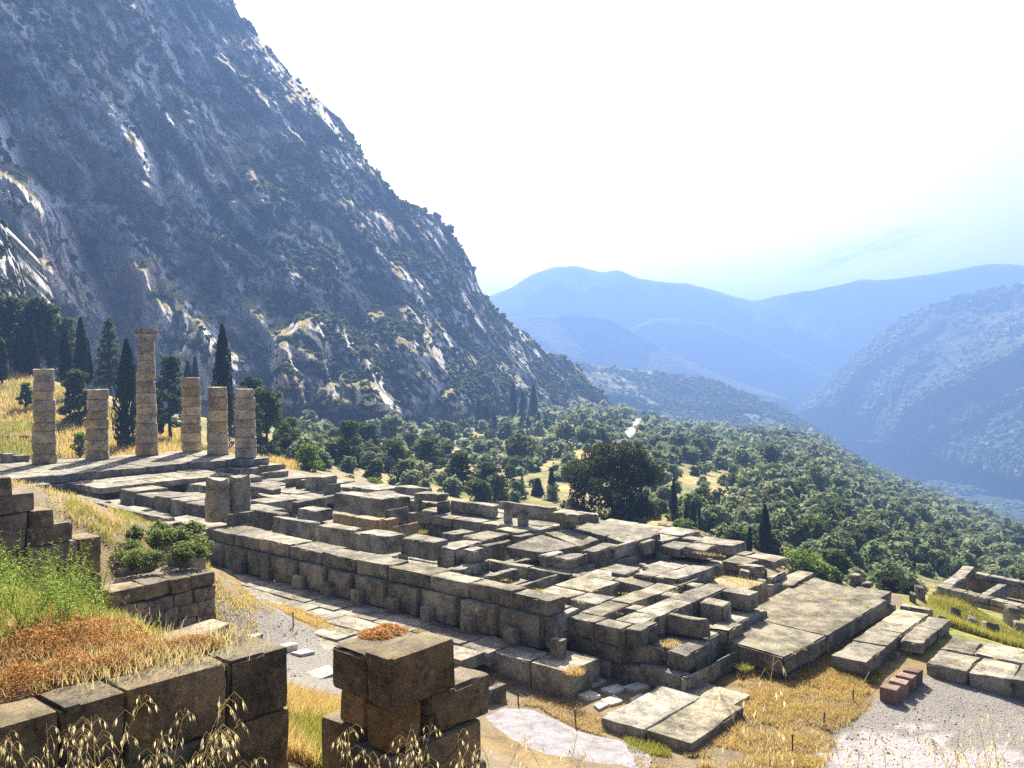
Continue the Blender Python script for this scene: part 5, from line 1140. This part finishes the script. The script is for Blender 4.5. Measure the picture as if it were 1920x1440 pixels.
# ------------------------------------------------------------------ far woods and the road
BUSH_XLO = [crown_bush(640+k, 9, .5, 5) for k in range(4)]
def far_wood(name, P, S, mat, label):
    rz = rg.uniform(0, 6.28, len(P)); v = np.stack([BUSH_XLO[k][0] for k in rg.integers(0, 4, len(P))]); c, s_ = np.cos(rz)[:, None], np.sin(rz)[:, None]
    X = (v[..., 0]*c-v[..., 1]*s_)*S[:, None]+P[:, :1]; Y = (v[..., 0]*s_+v[..., 1]*c)*S[:, None]+P[:, 1:2]; Z = v[..., 2]*S[:, None]*.8+P[:, 2:3]
    V_ = np.stack([X, Y, Z], -1).reshape(-1, 3); put(name, mesh(name, V_, np.arange(len(V_)).reshape(-1, 4), mat), kind='stuff', label=label)
def wt_(a, nz_): return np.where(fbm(a/90.0, 3, 301) > .47, 1.0, .08)
q = sample(TP[:, :-2], 6000, rg, wt_); far_wood('hill_wood', q, rg.uniform(3, 6.5, len(q)), M_SHRUB, 'dark trees dotted over the terraced hill')
def wv_(a, nz_): return np.where(fbm(a/160.0, 3, 302) > .45, 1.0, .1)
q = sample(VMP[:, :-2], 4500, rg, wv_); far_wood('mountain_wood', q, rg.uniform(5, 10, len(q)), M_OLIVE, 'dark woods on the mountain across the valley')
x = rg.uniform(1480, 2000, 5000); y = rg.uniform(770, 1010, 5000); q = onz(x, y, ZV); q = q[fbm(q/120.0, 3, 303) > .44]; far_wood('valley_wood', q+np.array([0, 0, 2.0]), rg.uniform(4.5, 9, len(q)), M_OLIVE, 'olive groves on the valley floor')
t = NT('pale_road'); M_ROAD = t.finish(t.ramp(t.noise(t.pos(), .8, 4, .6), [(.3, (.26, .25, .23)), (.7, (.36, .34, .31))]), .9)
def road(pts, w):
    P = np.array([hill_at(px, py) for px, py in pts]); tt_ = np.linspace(0, len(P)-1, 40); P = np.column_stack([np.interp(tt_, np.arange(len(P)), P[:, k]) for k in range(3)])
    d = np.gradient(P, axis=0); n_ = np.column_stack([-d[:, 1], d[:, 0], np.zeros(len(P))]); n_ /= np.linalg.norm(n_, axis=1)[:, None]
    V_ = np.stack([P-n_*w, P+n_*w], 1).reshape(-1, 3)+np.array([0, 0, .9]); k = np.arange(39)*2
    V2 = V_-np.array([0, 0, 4.0]); V_ = np.concatenate([V_, V2]); m = len(V2)
    F = np.concatenate([np.stack([k, k+1, k+3, k+2], 1), np.stack([k+m, k, k+2, k+2+m], 1), np.stack([k+1, k+1+m, k+3+m, k+3], 1)])
    put('road', mesh('road', V_, F, M_ROAD), kind='structure')
road([(1168, 826), (1180, 816), (1192, 806), (1196, 798), (1186, 794), (1196, 788)], 2.3)

# straw and weeds caught on the temple stones
def tuft(px, py, z, rx, ry, n, h, mat, label, lean=.9):
    c = onz(px, py, z); a = rg.uniform(0, 6.28, n); q = np.sqrt(rg.random(n)); P = np.column_stack([c[0]+np.cos(a)*q*rx, c[1]+np.sin(a)*q*ry, np.full(n, z)])
    v, f = blades(P, h, .006, rg, lean); put('straw_grass' if mat is M_GOLD else 'weed_grass', mesh('straw_grass', v, f, mat), label=label, kind='stuff')
for px, py, z, rx, ry, n, h, mat, lab in [(1228, 1133, -1.62, .32, .75, 1100, .14, M_GOLD, 'straw filling the middle pit of the west lattice'), (1282, 1112, -1.62, .3, .5, 600, .14, M_GOLD, 'straw in the small pit near the west steps'), (968, 1108, -1.3, .35, .5, 350, .18, M_GREENGRASS, 'green weeds in the little pit behind the north wall'), (1255, 1208, -1.62, .3, .4, 350, .12, M_GOLD, 'straw on the step below the lattice'), (1385, 1090, -1.36, 1.1, .8, 520, .08, M_GREENGRASS, 'weeds over the earth-filled bay'), (1330, 1040, -.9, .8, .3, 260, .07, M_GOLD, 'straw on the south-west platform'), (790, 1000, -1.3, .3, .3, 220, .2, M_GREENGRASS, 'weeds beside the ochre blocks'), (895, 965, -.62, .5, .2, 260, .14, M_GREENGRASS, 'weeds on the cella floor'), (1395, 1255, -2.5, .3, .25, 420, .2, M_GREENGRASS, 'green tuft at the broken end of the great slab'), (1075, 1262, -1.85, .35, .3, 260, .2, M_GOLD, 'dry tuft on the platform edge slab'), (980, 1205, -1.8, .5, .25, 200, .12, M_GREENGRASS, 'weeds in a joint of the paving')]:
    tuft(px, py, z, rx, ry, n, h, mat, lab)

# dry stems and green sprigs standing in the stonecrop
for n_, mat, h, lab in ((4200, M_DRY, .15, 'thin dry stems standing in the stonecrop'), (1500, M_WEED, .10, 'green sprigs between the stonecrop')):
    c = [onz(px, py, 4.2) for px, py in ((60, 1230), (150, 1215), (120, 1265), (215, 1250), (180, 1190), (300, 1225), (95, 1190), (360, 1216))]
    k = rg.integers(0, len(c), n_); P = np.array(c)[k]+np.column_stack([rg.normal(0, .26, n_), rg.normal(0, .30, n_), np.full(n_, .02)])
    v, f = blades(P, h, .0035, rg, .6); put('stonecrop_grass', mesh('stonecrop_grass', v, f, mat), kind='stuff', label=lab)
# broken rubble lying about on the temple
for i in range(70):
    px, py = rg.uniform(520, 1380), 0; l = lerp(0, 1, (px-520)/860); x0 = rg.uniform(14, 55); y0 = rg.uniform(-16.5, -2); z = -1.3 if x0 < 33 else (-1.75 if x0 < 46 else (-1.3 if x0 < 50.5 else -1.62))
    w = rg.uniform(.10, .32); a = rg.uniform(0, 3.1); ca, sa = math.cos(a)*w, math.sin(a)*w; zt = z+w*rg.uniform(.5, 1.1)+.04
    stone([(x0-ca, y0-sa, zt), (x0+sa, y0-ca, zt-.05), (x0+ca, y0+sa, zt), (x0-sa, y0+ca, zt+.04)], z-.1, M_STONE, TEMPLE, name='rubble_stone', seg=.2, rough=.06, chip=.12, bev=.03)

# pebbles and stone chips on the gravel
n_ = 2600; octa = np.array([(1, 0, 0), (0, 1, 0), (-1, 0, 0), (0, -1, 0), (0, 0, .7), (0, 0, -.5)], float); of = np.array([(0, 1, 4), (1, 2, 4), (2, 3, 4), (3, 0, 4), (1, 0, 5), (2, 1, 5), (3, 2, 5), (0, 3, 5)])
P = np.concatenate([poly_pts([(1540, 1450), (1640, 1320), (1720, 1275), (1930, 1305), (1930, 1450)], -2.9, 1700, rg), poly_pts([(430, 1150), (640, 1200), (660, 1290), (540, 1290)], -1.9, 900, rg)])
sz = np.clip(rg.lognormal(-4.1, .45, n_), .008, .06); a = rg.uniform(0, 6.28, n_); c, s_ = np.cos(a)[:, None], np.sin(a)[:, None]; sq = rg.uniform(.5, 1, (n_, 1))
V_ = np.stack([(octa[None, :, 0]*c-octa[None, :, 1]*sq*s_)*sz[:, None]+P[:, :1], (octa[None, :, 0]*s_+octa[None, :, 1]*sq*c)*sz[:, None]+P[:, 1:2], np.repeat(octa[None, :, 2], n_, 0)*sz[:, None]+P[:, 2:3]+.005], -1).reshape(-1, 3)
put('pebbles', mesh('pebbles', V_, (of[None]+(np.arange(n_)*6)[:, None, None]).reshape(-1, 3), M_PALE), kind='stuff', label='loose pebbles and chips on the gravel')

# little weeds rooted in the joints of slabs and paving
P = []
for n_, x0, x1, y0, y1, z in ((26, 56.4, 60, -14, -3.4, -1.9), (24, 50.6, 55.8, -17, -10, -1.0), (70, 32, 52, -24, -19.2, -1.8), (18, 45, 52.6, -5.2, -1.8, -.85), (16, 36, 44, -7.6, -4.8, -.64), (22, 63, 70, -10.4, -7, -2.4), (24, 9, 13.6, -14.4, -4.8, -.5), (22, 34, 53, -18.5, -17.4, -.3)):
    for i in range(n_):
        c = np.array([rg.uniform(x0, x1), rg.uniform(y0, y1), z]); m = rg.integers(14, 46); P.append(c+np.column_stack([rg.normal(0, .10, m), rg.normal(0, .05, m), np.zeros(m)]))
P = np.concatenate(P); k = rg.random(len(P)) < .45
grass('joint_grass', P[k], .09, .006, M_GREENGRASS, rg, 'green weeds rooted in the stone joints', .8)
grass('joint_grass', P[~k], .09, .006, M_GOLD, rg, 'dry weeds rooted in the stone joints', .8)

for n_, x0, x1, d0, d1, hh in ((9000, 20, 215, 24, 62, .22), (4500, 395, 480, 25, 38, .16)):
    p = band(x0, x1, d0, d1, n_); p = p[(fbm(p/1.4, 3, 231) > .46) & (p[:, 1] < -19.2)]; k = rg.random(len(p)) < .35
    grass('bank_grass', p[k], hh, .010, M_GREENGRASS, rg, 'sparse green weeds on the bare bank', .6); grass('bank_grass', p[~k], hh, .010, M_GOLD, rg, 'sparse dry grass on the bare bank', .6)
